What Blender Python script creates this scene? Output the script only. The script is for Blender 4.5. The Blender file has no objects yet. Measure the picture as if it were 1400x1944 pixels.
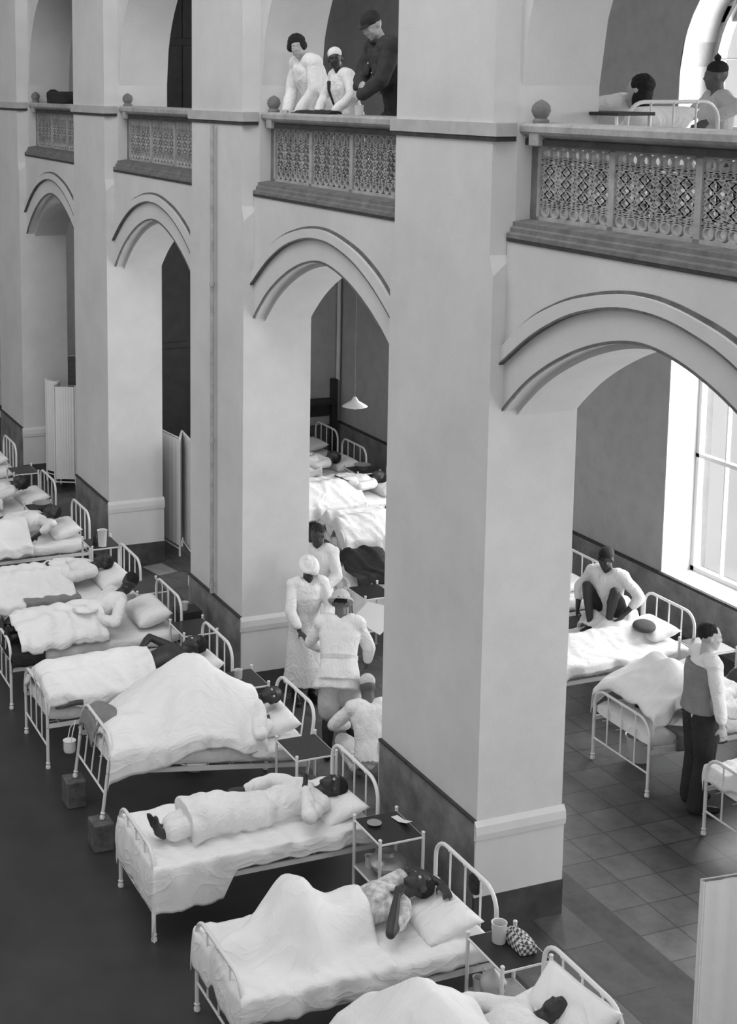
import bpy, bmesh, math, random
from mathutils import Vector, Matrix, noise
V = Vector
R = math.radians
PI = math.pi
random.seed(7)
sc = bpy.context.scene
COL = sc.collection

# ------------------------------------------------------------------ camera
F_PX, CX, CY, YAW, PITCH = 2832.2, 383.9, 596.5, R(20.805), R(8.712)
d = V((-math.cos(YAW)*math.cos(PITCH), math.sin(YAW)*math.cos(PITCH), -math.sin(PITCH)))
rt = V((math.sin(YAW), math.cos(YAW), 0))
up = rt.cross(d)
cam_d = bpy.data.cameras.new('camera'); cam = bpy.data.objects.new('camera', cam_d); COL.objects.link(cam)
cam.matrix_world = Matrix(((rt.x, up.x, -d.x, 0), (rt.y, up.y, -d.y, 0), (rt.z, up.z, -d.z, 6.4), (0, 0, 0, 1)))
cam_d.sensor_fit = 'HORIZONTAL'; cam_d.sensor_width = 36
cam_d.lens = F_PX*36/1400
cam_d.shift_x = (700-CX)/1400; cam_d.shift_y = (CY-972)/1400
cam_d.clip_end = 200
sc.camera = cam

# ------------------------------------------------------------------ light
sc.view_settings.view_transform = 'Standard'; sc.view_settings.look = 'None'
sc.view_settings.gamma = 1; sc.view_settings.use_curve_mapping = False
sc.view_settings.exposure = 0.0
w = bpy.data.worlds.new('world'); sc.world = w; w.use_nodes = True
w.node_tree.nodes['Background'].inputs[0].default_value = (.9, .9, .9, 1)
# overcast sky, brighter towards the window side and towards the near end of the nave
nt = w.node_tree; tc = nt.nodes.new('ShaderNodeTexCoord'); sx = nt.nodes.new('ShaderNodeSeparateXYZ'); nt.links.new(tc.outputs['Generated'], sx.inputs[0])
def lobe(sock, a, b, amt):
    m = nt.nodes.new('ShaderNodeMapRange'); m.interpolation_type = 'SMOOTHSTEP'
    for i, v in ((1, a), (2, b), (3, 0), (4, amt)): m.inputs[i].default_value = v
    nt.links.new(sx.outputs[sock], m.inputs[0]); return m.outputs[0]
ad = nt.nodes.new('ShaderNodeMath'); ad.operation = 'ADD'; ad2 = nt.nodes.new('ShaderNodeMath'); ad2.operation = 'ADD'
nt.links.new(lobe('Y', .0, .5, .50), ad.inputs[0]); nt.links.new(lobe('X', .2, .9, .8), ad.inputs[1])
nt.links.new(ad.outputs[0], ad2.inputs[0]); ad2.inputs[1].default_value = .34
nt.links.new(ad2.outputs[0], nt.nodes['Background'].inputs[1])

def area(name, loc, target, sx, sy, energy):
    l = bpy.data.lights.new(name, 'AREA'); l.shape = 'RECTANGLE'; l.size = sx; l.size_y = sy; l.energy = energy
    o = bpy.data.objects.new(name, l); COL.objects.link(o); o.location = loc
    o.rotation_euler = (V(target)-V(loc)).to_track_quat('-Z', 'Y').to_euler()
    return o
# daylight of the high nave windows, opposite side and far end
area('nave_daylight', (-19, -8, 9.5), (-12, 5.0, 2.2), 9, 5, 280)
area('nave_roof_daylight', (-10, 1.0, 13), (-12, 3.5, 0), 12, 5, 640)
YW_ = 10.75
WINX = [-7.585-4.676*k for k in range(-1, 3)]
for wx in WINX:      # sky outside each window
    area('window_daylight', (wx, YW_+.50, 2.74), (wx, 0, 2.4), 2.9, 3.75, 340)
    area('window_daylight', (wx, YW_+.50, 6.9), (wx, 0, 6.5), 2.9, 2.1, 260)

# ------------------------------------------------------------------ materials
def mat(name, v, rough=.85, nscale=0, namt=0, bump=0, bscale=20, spec=.3, metal=0, tint=None):
    m = bpy.data.materials.new(name); m.use_nodes = True
    nt = m.node_tree; b = nt.nodes['Principled BSDF']
    col = (v, v, v, 1)
    b.inputs['Base Color'].default_value = col; b.inputs['Roughness'].default_value = rough
    b.inputs['Specular IOR Level'].default_value = spec; b.inputs['Metallic'].default_value = metal
    tc = nt.nodes.new('ShaderNodeTexCoord')
    if namt:
        n = nt.nodes.new('ShaderNodeTexNoise'); n.inputs['Scale'].default_value = nscale; n.inputs['Detail'].default_value = 7
        n.inputs['Roughness'].default_value = .65
        nt.links.new(tc.outputs['Object'], n.inputs['Vector'])
        r = nt.nodes.new('ShaderNodeMapRange'); r.inputs[1].default_value = .3; r.inputs[2].default_value = .7
        r.inputs[3].default_value = v*(1-namt); r.inputs[4].default_value = min(1, v*(1+namt))
        nt.links.new(n.outputs['Fac'], r.inputs[0]); nt.links.new(r.outputs[0], b.inputs['Base Color'])
    if bump:
        n2 = nt.nodes.new('ShaderNodeTexNoise'); n2.inputs['Scale'].default_value = bscale; n2.inputs['Detail'].default_value = 5
        nt.links.new(tc.outputs['Object'], n2.inputs['Vector'])
        bp = nt.nodes.new('ShaderNodeBump'); bp.inputs['Strength'].default_value = bump; bp.inputs['Distance'].default_value = .02
        nt.links.new(n2.outputs['Fac'], bp.inputs['Height']); nt.links.new(bp.outputs[0], b.inputs['Normal'])
    return m
M = {}
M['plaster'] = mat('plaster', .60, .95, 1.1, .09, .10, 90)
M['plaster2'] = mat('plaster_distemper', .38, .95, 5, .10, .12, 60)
M['dado'] = mat('dado_stone', .20, .55, 2.4, .55, .05, 20)
M['dadodark'] = mat('dado_dark_stone', .10, .6, 3, .35)
M['base'] = mat('base_stone', .06, .5, 4, .4)
M['jambdado'] = mat('painted_plinth', .62, .8, 1.5, .06)
M['stone'] = mat('grey_stone', .36, .8, 6, .25, .2, 30)
M['course'] = mat('painted_course', .44, .85, 6, .12)
M['stoned'] = mat('dark_stone', .17, .8, 7, .3, .2, 30)
M['shadeline'] = mat('moulding_shade_line', .13, .9, 9, .3)  # shade lines of the arch mouldings, put in as colour
M['trim_and_shade'] = mat('dark_trim_and_shade', .05, .9, 9, .3)  # dark trim and conduit; also painted shade under ledge, rail and course
M['floor'] = mat('nave_floor', .034, .42, .9, .35, .04, 8, spec=.4)
M['iron'] = mat('white_enamel_iron', .72, .4, 0, 0, spec=.5)
M['sheet'] = mat('white_cotton', .80, .95, 3, .04, .10, 34)
M['sheetg'] = mat('grey_white_cotton', .60, .95, 3, .08, .35, 28)
M['mattress'] = mat('mattress_ticking', .66, .95, 6, .06, .3, 14)
M['blanket'] = mat('grey_blanket', .13, .98, 12, .3, .5, 60)
M['black'] = mat('black_cloth', .025, .95, 14, .4, .4, 50)
M['skin'] = mat('dark_skin', .035, .5, 10, .15, spec=.4)
M['skinm'] = mat('brown_skin', .10, .55, 10, .15, spec=.4)
M['skinl'] = mat('pale_skin', .42, .6, 10, .1)
M['hair'] = mat('black_hair', .014, .7, 40, .5, .8, 90)
M['white'] = mat('white_drill', .76, .9, 4, .06, .15, 26)
M['offw'] = mat('light_grey_cloth', .52, .9, 4, .1, .4, 22)
M['khaki'] = mat('pale_khaki', .36, .9, 4, .1, .4, 22)
M['grey'] = mat('mid_grey_cloth', .22, .9, 5, .2, .4, 24)
M['dark'] = mat('dark_serge', .03, .9, 8, .3, .4, 30)
M['uniform'] = mat('dark_uniform_cloth', .045, .9, 9, .3, .4, 30)
M['leather'] = mat('black_leather', .02, .4)
M['enamel'] = mat('enamel_ware', .68, .3, spec=.6)
M['tin'] = mat('tin_ware', .42, .35, 8, .2, metal=.5)
M['glasstop'] = mat('dark_table_top', .02, .35, 0, 0, spec=.4)
M['wood'] = mat('dark_wood', .03, .5, 5, .3)  # also the dark filling of the end doorways
M['paper'] = mat('paper', .75, .9)
M['eye'] = mat('eye_white', .5, .3)
M['blockc'] = mat('dark_grey_cushion', .07, .95, 8, .2, .3, 30)
M['block'] = mat('grey_wood_block', .10, .8, 14, .4)
M['winframe'] = mat('window_frame_paint', .62, .6)
M['screen'] = mat('screen_cloth', .72, .95, 2, .04, .2, 10)

def crease(m, scale, strength, dist):
    nt = m.node_tree; b = nt.nodes['Principled BSDF']; tc = nt.nodes.new('ShaderNodeTexCoord')
    mp = nt.nodes.new('ShaderNodeMapping'); mp.inputs['Scale'].default_value = (1.5, .8, 1); mp.inputs['Rotation'].default_value = (0, 0, .5)
    n1 = nt.nodes.new('ShaderNodeTexNoise'); n1.inputs['Scale'].default_value = scale; n1.inputs['Detail'].default_value = 3; n1.inputs['Distortion'].default_value = 1.6
    sb = nt.nodes.new('ShaderNodeMath'); sb.operation = 'SUBTRACT'; sb.inputs[1].default_value = .5
    ab = nt.nodes.new('ShaderNodeMath'); ab.operation = 'ABSOLUTE'; pw = nt.nodes.new('ShaderNodeMath'); pw.operation = 'POWER'; pw.inputs[1].default_value = .6
    bp = nt.nodes.new('ShaderNodeBump'); bp.invert = True; bp.inputs['Strength'].default_value = strength; bp.inputs['Distance'].default_value = dist
    nt.links.new(tc.outputs['Object'], mp.inputs[0]); nt.links.new(mp.outputs[0], n1.inputs['Vector']); nt.links.new(n1.outputs['Fac'], sb.inputs[0])
    nt.links.new(sb.outputs[0], ab.inputs[0]); nt.links.new(ab.outputs[0], pw.inputs[0]); nt.links.new(pw.outputs[0], bp.inputs['Height']); nt.links.new(bp.outputs[0], b.inputs['Normal'])
crease(M['sheet'], 2.6, .34, .05); crease(M['white'], 6, .5, .03); crease(M['khaki'], 6, .4, .03); crease(M['offw'], 6, .4, .03)
def checked(name, a, b_, scale):
    m = bpy.data.materials.new(name); m.use_nodes = True; nt = m.node_tree; b = nt.nodes['Principled BSDF']
    tc = nt.nodes.new('ShaderNodeTexCoord'); c = nt.nodes.new('ShaderNodeTexChecker'); c.inputs['Scale'].default_value = scale
    c.inputs['Color1'].default_value = (a, a, a, 1); c.inputs['Color2'].default_value = (b_, b_, b_, 1)
    nt.links.new(tc.outputs['Object'], c.inputs['Vector']); nt.links.new(c.outputs['Color'], b.inputs['Base Color'])
    b.inputs['Roughness'].default_value = .9
    return m
M['check'] = checked('checked_cloth', .55, .07, 44)
M['print'] = mat('printed_cloth', .55, .9, 16, .55, .4, 22)

def tilemat(name, a, b_, size, mortar, rough):
    m = bpy.data.materials.new(name); m.use_nodes = True; nt = m.node_tree; b = nt.nodes['Principled BSDF']
    tc = nt.nodes.new('ShaderNodeTexCoord'); t = nt.nodes.new('ShaderNodeTexBrick')
    t.offset = 0; t.inputs['Scale'].default_value = 1; t.inputs['Brick Width'].default_value = size; t.inputs['Row Height'].default_value = size
    t.inputs['Mortar Size'].default_value = .007; t.inputs['Color1'].default_value = (a, a, a, 1); t.inputs['Color2'].default_value = (b_, b_, b_, 1)
    t.inputs['Mortar'].default_value = (mortar,)*3+(1,)
    n = nt.nodes.new('ShaderNodeTexNoise'); n.inputs['Scale'].default_value = 3.2; n.inputs['Detail'].default_value = 8; n.inputs['Roughness'].default_value = .7
    mx = nt.nodes.new('ShaderNodeMix'); mx.data_type = 'RGBA'; mx.blend_type = 'MULTIPLY'; mx.inputs[0].default_value = .8
    cr = nt.nodes.new('ShaderNodeMapRange'); cr.inputs[1].default_value = .3; cr.inputs[2].default_value = .7; cr.inputs[3].default_value = .45; cr.inputs[4].default_value = 1.5
    nt.links.new(tc.outputs['Object'], t.inputs['Vector']); nt.links.new(tc.outputs['Object'], n.inputs['Vector'])
    nt.links.new(n.outputs['Fac'], cr.inputs[0]); nt.links.new(t.outputs['Color'], mx.inputs[6]); nt.links.new(cr.outputs[0], mx.inputs[7])
    nt.links.new(mx.outputs[2], b.inputs['Base Color']); b.inputs['Roughness'].default_value = rough
    return m
M['tile'] = tilemat('aisle_tile', .075, .115, .36, .035, .36)
M['slab'] = tilemat('threshold_slab', .035, .10, .62, .03, .5)

def glassmat():
    m = bpy.data.materials.new('window_glass'); m.use_nodes = True; nt = m.node_tree
    nt.nodes.remove(nt.nodes['Principled BSDF']); out = nt.nodes['Material Output']
    t = nt.nodes.new('ShaderNodeBsdfTransparent'); t.inputs[0].default_value = (.92, .92, .92, 1)
    g = nt.nodes.new('ShaderNodeBsdfGlossy'); g.inputs['Roughness'].default_value = .15
    mx = nt.nodes.new('ShaderNodeMixShader'); mx.inputs[0].default_value = .06
    nt.links.new(t.outputs[0], mx.inputs[1]); nt.links.new(g.outputs[0], mx.inputs[2]); nt.links.new(mx.outputs[0], out.inputs[0])
    return m
M['glass'] = glassmat()

# ------------------------------------------------------------------ mesh helpers
def box(bm, a, b, rot=None):
    a = V(a); b = V(b); c = (a+b)/2; s = b-a
    mtx = Matrix.Translation(c) @ (rot.to_4x4() if rot else Matrix()) @ Matrix.Diagonal((abs(s.x), abs(s.y), abs(s.z), 1))
    bmesh.ops.create_cube(bm, size=1, matrix=mtx)
def loft(bm, rings, cap=True, closed=True):
    vs = [[bm.verts.new(p) for p in r] for r in rings]
    n = len(rings[0])
    for i in range(len(vs)-1):
        for j in range(n if closed else n-1):
            k = (j+1) % n
            try: bm.faces.new((vs[i][j], vs[i][k], vs[i+1][k], vs[i+1][j]))
            except ValueError: pass
    if cap and closed:
        bm.faces.new(list(reversed(vs[0]))); bm.faces.new(vs[-1])
    return vs
def frames(pts, upv=None):
    pts = [V(p) for p in pts]; out = []; prev = None
    for i, p in enumerate(pts):
        t = (pts[min(i+1, len(pts)-1)]-pts[max(i-1, 0)])
        if t.length < 1e-9: t = V((0, 0, 1))
        t.normalize()
        if prev is None:
            u = upv or (V((0, 0, 1)) if abs(t.z) < .9 else V((0, 1, 0)))
        else: u = prev
        u = (u - t*u.dot(t)); u.normalize(); prev = u
        out.append((p, t, u, t.cross(u)))
    return out
def tube(bm, pts, r, seg=10, round_ends=False):
    pts = [V(p) for p in pts]
    if not isinstance(r, (list, tuple)): r = [r]*len(pts)
    fr = frames(pts); rings = []
    def ring(p, u, v, rr): return [p+(u*math.cos(2*PI*k/seg)+v*math.sin(2*PI*k/seg))*rr for k in range(seg)]
    if round_ends:
        p, t, u, v = fr[0]
        for a in (80, 55, 28): rings.append(ring(p-t*r[0]*math.sin(R(a)), u, v, r[0]*math.cos(R(a))))
    for (p, t, u, v), rr in zip(fr, r): rings.append(ring(p, u, v, rr))
    if round_ends:
        p, t, u, v = fr[-1]
        for a in (28, 55, 80): rings.append(ring(p+t*r[-1]*math.sin(R(a)), u, v, r[-1]*math.cos(R(a))))
    loft(bm, rings)
def ell(bm, c, rad, rot=None, sub=3):
    mtx = Matrix.Translation(V(c)) @ (rot.to_4x4() if rot else Matrix()) @ Matrix.Diagonal((rad[0], rad[1], rad[2], 1))
    bmesh.ops.create_icosphere(bm, subdivisions=sub, radius=1, matrix=mtx)
def lathe(bm, prof, c=(0, 0, 0), seg=24):
    c = V(c)
    rings = [[c+V((r*math.cos(2*PI*k/seg), r*math.sin(2*PI*k/seg), z)) for k in range(seg)] for r, z in prof]
    loft(bm, rings)
def prism(bm, poly, z0, z1):
    loft(bm, [[V((x, y, z0)) for x, y in poly], [V((x, y, z1)) for x, y in poly]])
def finish(name, bm, m, parent=None, smooth=True, bevel=0, angle=40):
    bmesh.ops.recalc_face_normals(bm, faces=bm.faces)
    me = bpy.data.meshes.new(name); bm.to_mesh(me); bm.free()
    if m: me.materials.append(m)
    o = bpy.data.objects.new(name, me); COL.objects.link(o)
    if parent: o.parent = parent
    if smooth:
        for p in me.polygons: p.use_smooth = True
        me.set_sharp_from_angle(angle=R(angle))
    if bevel:
        b = o.modifiers.new('bevel', 'BEVEL'); b.width = bevel; b.segments = 2; b.limit_method = 'ANGLE'
    return o
def NB(): return bmesh.new()
def boxobj(name, a, b, m, parent=None, bevel=0):
    bm = NB(); box(bm, a, b); return finish(name, bm, m, parent, smooth=False, bevel=bevel)
def tag(o, label, cat, group=None):
    o['label'] = label; o['category'] = cat
    if group: o['group'] = group
    return o
def struct(o): o['kind'] = 'structure'; return o
def thing(name, label, cat, loc=(0, 0, 0), rz=0, group=None):
    o = bpy.data.objects.new(name, None); COL.objects.link(o); o.location = loc; o.rotation_euler = (0, 0, rz)
    o.empty_display_size = .2
    return tag(o, label, cat, group)
KIDS = {}
def copytree(o, parent=None, loc=None, label=None, group=None, rz=None):
    c = o.copy(); COL.objects.link(c)
    if parent: c.parent = parent
    if loc is not None: c.location = loc
    if rz is not None: c.rotation_euler = (0, 0, rz)
    if label: c['label'] = label
    if group: c['group'] = group
    for ch in [x for x in COL.objects if x.parent == o]: copytree(ch, c)
    return c
BAKE = bpy.data.scenes.new('workbench_scene')
def fuse(bm, voxel, smooth_it=3):
    """one continuous skin round overlapping volumes"""
    bmesh.ops.recalc_face_normals(bm, faces=bm.faces)
    me = bpy.data.meshes.new('t'); bm.to_mesh(me); bm.free()
    o = bpy.data.objects.new('t', me); BAKE.collection.objects.link(o)
    r = o.modifiers.new('r', 'REMESH'); r.mode = 'VOXEL'; r.voxel_size = voxel; r.use_smooth_shade = True
    s = o.modifiers.new('s', 'SMOOTH'); s.factor = .5; s.iterations = smooth_it
    vl = BAKE.view_layers[0]; vl.update()
    me2 = bpy.data.meshes.new_from_object(o.evaluated_get(vl.depsgraph))
    bpy.data.objects.remove(o); bpy.data.meshes.remove(me)
    return me2
def fused(name, bm, m, parent, voxel=.01, it=3, folds=0, fscale=6):
    me = fuse(bm, voxel, it); me.name = name
    me.materials.clear(); me.materials.append(m)
    if folds:
        off = V((random.random()*50, random.random()*50, 0))
        nv = len(me.vertices); co = [0.0]*(nv*3); no = [0.0]*(nv*3)
        me.vertices.foreach_get('co', co); me.vertices.foreach_get('normal', no)
        for i in range(0, nv*3, 3):
            q = V((co[i]*fscale, co[i+1]*fscale, co[i+2]*fscale*.45))+off
            k = (abs(noise.noise(q))*2-.5)*folds
            co[i] += no[i]*k; co[i+1] += no[i+1]*k; co[i+2] += no[i+2]*k
        me.vertices.foreach_set('co', co); me.update()
    for p in me.polygons: p.use_smooth = True
    o = bpy.data.objects.new(name, me); COL.objects.link(o); o.parent = parent
    return o

# ================================================================== THE BUILDING
Ya, X0, B, W, T = 5.70, -9.147, 4.676, 1.547, .757
YS, YG, YR, YW = 5.81, 5.89, 6.54, 10.75       # spandrel face, gallery face, rear face, outer wall
ZG = 5.33                                       # gallery floor
ZT = 9.3
P3 = [(0, 4.06), (.10, 4.16), (.2, 4.25), (.4, 4.40), (.75, 4.59), (1.0, 4.69), (1.2, 4.75), (1.4, 4.79), (1.565, 4.805)]
P2 = [(0, 4.42), (.4, 4.70), (.82, 4.90), (1.26, 5.01), (1.565, 5.03)]
P1 = [(0, 4.53), (.33, 4.79), (.77, 4.98), (1.25, 5.09), (1.565, 5.115)]
def prof(P, t):
    t = min(t, 3.13-t); t = max(0, t)
    for (a, za), (b, zb) in zip(P, P[1:]):
        if t <= b+1e-6: return za+(zb-za)*(t-a)/(b-a)
    return P[-1][1]
def sprof(P, t):
    w_ = min(.16, t, 3.13-t)
    return sum(prof(P, t+w_*q/4) for q in range(-4, 5))/9
def infill(bm, xs, hs, zt, y0, y1):
    """wall above a curved opening"""
    n = len(xs)
    rings = []
    vf = [[bm.verts.new((x, y, h)) for x, h in zip(xs, hs)] for y in (y0, y1)]
    vt = [[bm.verts.new((x, y, zt)) for x in xs] for y in (y0, y1)]
    for i in range(n-1):
        bm.faces.new((vf[0][i], vf[0][i+1], vt[0][i+1], vt[0][i]))
        bm.faces.new((vf[1][i], vf[1][i+1], vt[1][i+1], vt[1][i]))
        bm.faces.new((vf[0][i], vf[0][i+1], vf[1][i+1], vf[1][i]))
        bm.faces.new((vt[0][i], vt[0][i+1], vt[1][i+1], vt[1][i]))
    for i in (0, n-1): bm.faces.new((vf[0][i], vf[1][i], vt[1][i], vt[0][i]))
def band(bm, xs, lo, hi, y0, y1):
    vs = []
    for x, a, b in zip(xs, lo, hi): vs.append([V((x, y0, a)), V((x, y0, b)), V((x, y1, b)), V((x, y1, a))])
    loft(bm, vs)

# floors
struct(boxobj('floor_nave', (-34, -8, -.2), (1, Ya, 0), M['floor']))
struct(boxobj('floor_arcade', (-34, Ya, -.2), (1, 6.56, -.001), M['slab']))
struct(boxobj('trim_1', (-34, 6.56, -.2), (1, 6.86, -.002), M['base']))
struct(boxobj('floor_aisle', (-34, 6.86, -.2), (1, YW+.7, -.003), M['tile']))
struct(boxobj('floor_gallery', (-34, YR-.02, 5.0), (1, YW, ZG), M['plaster2']))
struct(boxobj('ceiling_gallery', (-34, YG, ZT), (1, YW+.6, ZT+.2), M['plaster']))

# piers
pier_where = {-1: 'at the right, beyond the screened arch', 0: 'nearest, standing right of centre', 1: 'with a dark drainpipe on its face',
              2: 'second to the left of the drainpipe', 3: 'at the far left edge', 4: 'farthest away beyond the left edge'}
for k in range(-1, 5):
    xc = X0-k*B
    t = thing('pillar', 'tall white plastered arcade pillar '+pier_where[k], 'pillar', (xc, Ya, 0), group='pillars of the arcade')
    bm = NB(); box(bm, (-W, 0, .0), (0, T, 5.05))
    c = .055
    low = [(-W, 0), (0, 0), (0, YR-Ya), (-W, YR-Ya)]
    prism(bm, [(-W+c, 0), (-c, 0), (0, YG-Ya-.02), (0, YR-Ya), (-W, YR-Ya), (-W, YG-Ya-.02)], 5.2, ZT)
    # corbelled transition from square to splayed corners
    loft(bm, [[V((x, y, 5.05)) for x, y in [(-W, 0), (0, 0), (0, .01), (0, YR-Ya), (-W, YR-Ya), (-W, .01)]],
              [V((x, y, 5.2)) for x, y in [(-W+c, 0), (-c, 0), (0, YG-Ya-.02), (0, YR-Ya), (-W, YR-Ya), (-W, YG-Ya-.02)]]])
    finish('shaft', bm, M['plaster'], t, smooth=False)
    boxobj('dado_panel', (-W-.001, -.018, .0), (-.002, .01, .885), M['dado'], t)
    boxobj('dado_capping', (-W-.001, -.03, .885), (-.001, .01, .905), M['trim_and_shade'], t)
    for s, xx in ((1, 0), (-1, -W)):
        bm = NB(); box(bm, (min(xx, xx+s*.018), -.015, .28), (max(xx, xx+s*.018), T+.015, .76)); 
        finish('plinth_panel', bm, M['jambdado'], t, smooth=False)
        bm = NB()
        loft(bm, [[V((xx+s*a, y, z)) for a, z in [(0, .74), (.03, .75), (.036, .80), (.028, .86), (0, .9)]] for y in (-.02, T+.02)])
        finish('plinth_moulding', bm, M['jambdado'], t, bevel=0, smooth=False)
        boxobj('base_block', (min(xx, xx+s*.024), -.02, 0), (max(xx, xx+s*.024), T+.02, .285), M['base'], t)
    bm = NB(); box(bm, (-W-.02, -.02, 6.045), (.02, .15, 6.14))
    finish('string_course', bm, M['course'], t, smooth=False)
    boxobj('course_shade', (-W-.012, -.014, 6.01), (.012, .15, 6.045), M['trim_and_shade'], t)  # dark strip painting in the shade under the string course

# arches, spandrels and gallery wall of each bay
wall = NB(); hood = NB(); order = NB()
xs_ = [i*3.129/44 for i in range(45)]
for k in range(-1, 5):
    xb = X0-k*B                       # opening runs xb .. xb+3.129
    xs = [xb+x for x in xs_]
    infill(wall, xs, [sprof(P3, x) for x in xs_], ZG, YS, Ya+T)
    infill(order, [xb+x for x in xs_], [sprof(P3, x)-.04 for x in xs_], 4.9, YS+.13, Ya+T-.01)
    band(hood, xs, [sprof(P2, x) for x in xs_], [sprof(P1, x) for x in xs_], YS-.038, YS+.02)
    r = 1.5645
    infill(wall, xs, [6.4+math.sqrt(max(0, r*r-(x-r)**2))*1.0 for x in xs_], ZT, YG, YR)
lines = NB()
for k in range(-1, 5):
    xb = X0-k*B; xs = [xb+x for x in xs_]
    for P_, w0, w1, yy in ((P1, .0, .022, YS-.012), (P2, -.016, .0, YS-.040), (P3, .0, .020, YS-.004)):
        ww = [w1*(1+.7*max(0, min(1, (x-1.4)/1.2))) if P_ is P1 else w1 for x in xs_]  # outer line thickens to the right, where the shade is deeper
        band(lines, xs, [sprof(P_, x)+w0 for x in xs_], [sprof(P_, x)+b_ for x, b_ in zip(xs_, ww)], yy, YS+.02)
struct(finish('arch_shade_lines', lines, M['shadeline'], smooth=True, angle=30))
struct(finish('wall_arcade', wall, M['plaster'], smooth=True, angle=30))
struct(finish('trim_2', order, M['plaster'], smooth=True, angle=30))
struct(finish('trim_3', hood, M['plaster'], smooth=True, angle=30))

# outer aisle wall with window openings
bm = NB()
LOW = (.88, 3.35, 1.24); UPP = (5.9, 6.5, 1.33)
def wallstrip(x0, x1, z0, z1): box(bm, (x0, YW, z0), (x1, YW+.62, z1))
for (z0, z1, (sill, spring, hw)) in ((0, 5.2, LOW), (5.2, ZT, UPP)):
    prev = 2
    for wx in WINX:
        wallstrip(wx+hw, prev, z0, z1); prev = wx-hw
        wallstrip(wx-hw, wx+hw, z0, sill)
        xs = [wx-hw+2*hw*i/32 for i in range(33)]
        infill(bm, xs, [spring+math.sqrt(max(0, hw*hw-(x-wx)**2)) for x in xs], z1, YW, YW+.62)
    wallstrip(-32, prev, z0, z1)
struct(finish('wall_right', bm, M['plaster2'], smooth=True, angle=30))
bm = NB(); box(bm, (-21.85, YW-.02, 0), (1, YW+.01, .87)); struct(finish('baseboard_right', bm, M['dado'], smooth=False))
bm = NB(); box(bm, (-21.85, YW-.035, .87), (1, YW+.01, .9)); struct(finish('trim_4', bm, M['trim_and_shade'], smooth=False))
bm = NB(); box(bm, (-21.85, YW-.03, 0), (1, YW-.015, .3)); struct(finish('trim_5', bm, M['base'], smooth=False))
# window reveals lime washed white, frames and panes
n = 0
for wx in WINX:
    for (sill, spring, hw), lowr in ((LOW, True), (UPP, False)):
        n += 1
        f = NB(); y0, y1 = YW+.40, YW+.47
        def rimpts(r_): return [(wx-r_, sill)]+[(wx-r_*math.cos(PI*i/24), spring+r_*math.sin(PI*i/24)) for i in range(25)]+[(wx+r_, sill)]
        loft(f, [[V((x, y0, z)), V((x, y1, z)), V((xi, y1, zi)), V((xi, y0, zi))] for (x, z), (xi, zi) in zip(rimpts(hw), rimpts(hw-.07))])
        if not lowr: loft(f, [[V((x, y0-.06, z)), V((x, y1, z)), V((xi, y1, zi)), V((xi, y0-.06, zi))] for (x, z), (xi, zi) in zip(rimpts(hw-.13), rimpts(hw-.17))])
        box(f, (wx-hw, y0, sill), (wx+hw, y1, sill+.06))
        tz = 2.22 if lowr else 7.08
        th = .045 if lowr else .17
        tw = hw if tz < spring else math.sqrt(hw*hw-(tz-spring)**2)
        box(f, (wx-tw, y0-.0, tz), (wx+tw, y1, tz+th))
        wnd = struct(finish('window_%d' % n, f, M['winframe'] if lowr else M['stone'], smooth=False))
        g = NB()
        for fx in ((-.6, -.2, .2, .6) if lowr else (-.62, -.2, .2, .62)):
            x = wx+fx*hw; zt = spring+math.sqrt(hw*hw-(fx*hw)**2)
            wdt = .018 if abs(fx) > .3 or not lowr else .03
            box(g, (x-wdt/2, y0+.01, sill), (x+wdt/2, y1-.01, zt))
        for z in ((3.2,) if lowr else (6.25, 6.68)):
            box(g, (wx-hw, y0+.01, z), (wx+hw, y1-.01, z+.014))
        finish('glazing_bar', g, M['winframe'], wnd, smooth=False)
        p = NB(); pts = rimpts(hw-.02)
        va = [p.verts.new((x, y1-.03, z)) for x, z in pts]; p.faces.new(va)
        finish('pane', p, M['glass'], wnd, smooth=False)
        rv = NB()
        rr = rimpts(hw-.004)
        loft(rv, [[V((x, YW+.0, z)), V((x, y0, z)), V((x2, y0, z2)), V((x2, YW+.0, z2))] for (x, z), (x2, z2) in zip(rimpts(hw), rimpts(hw-.012))])
        box(rv, (wx-hw, YW-.0, sill-.01), (wx+hw, y0, sill+.004))
        finish('reveal', rv, M['plaster'], wnd, smooth=True, angle=30)

# end wall of the aisle, tall dark doorways on both floors
bm = NB(); XE = -21.87
box(bm, (XE-.3, 9.35, 0), (XE, YW, 5.1)); box(bm, (XE-.3, 6.9, 4.75), (XE, 9.35, 5.1))
box(bm, (XE-.3, 9.35, ZG), (XE, YW, ZT)); box(bm, (XE-.3, 6.6, 8.9), (XE, 9.35, ZT))
box(bm, (XE-.3, 6.5, 0), (XE, 6.9, 5.1)); box(bm, (XE-.3, 6.5, ZG), (XE, 6.6, ZT))
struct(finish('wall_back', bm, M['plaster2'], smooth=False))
bm = NB(); box(bm, (XE-.0, 9.35, 0), (XE+.02, YW-.03, .85)); struct(finish('baseboard_back', bm, M['dadodark'], smooth=False))
for n_, (z0, z1, ya) in enumerate(((0, 4.75, 6.9), (ZG, 8.9, 6.6))):
    dd = struct(boxobj('doorway_dark_%d' % (n_+1), (XE-.22, ya, z0), (XE-.12, 9.35, z1), M['wood']))  # dark boards stand in for the unlit room beyond
    for q in range(4):
        h = (z1-z0-.3)/2; x = XE-.12; a = ya+.1+(9.35-ya-.1)/4*q; w_ = (9.35-ya)/4-.1
        for z in (z0+.15, z0+.15+h): boxobj('doorway_dark_panel', (x-.001, a, z), (x+.02, a+w_, z+h-.1), M['wood'], dd, bevel=.008)
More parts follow.
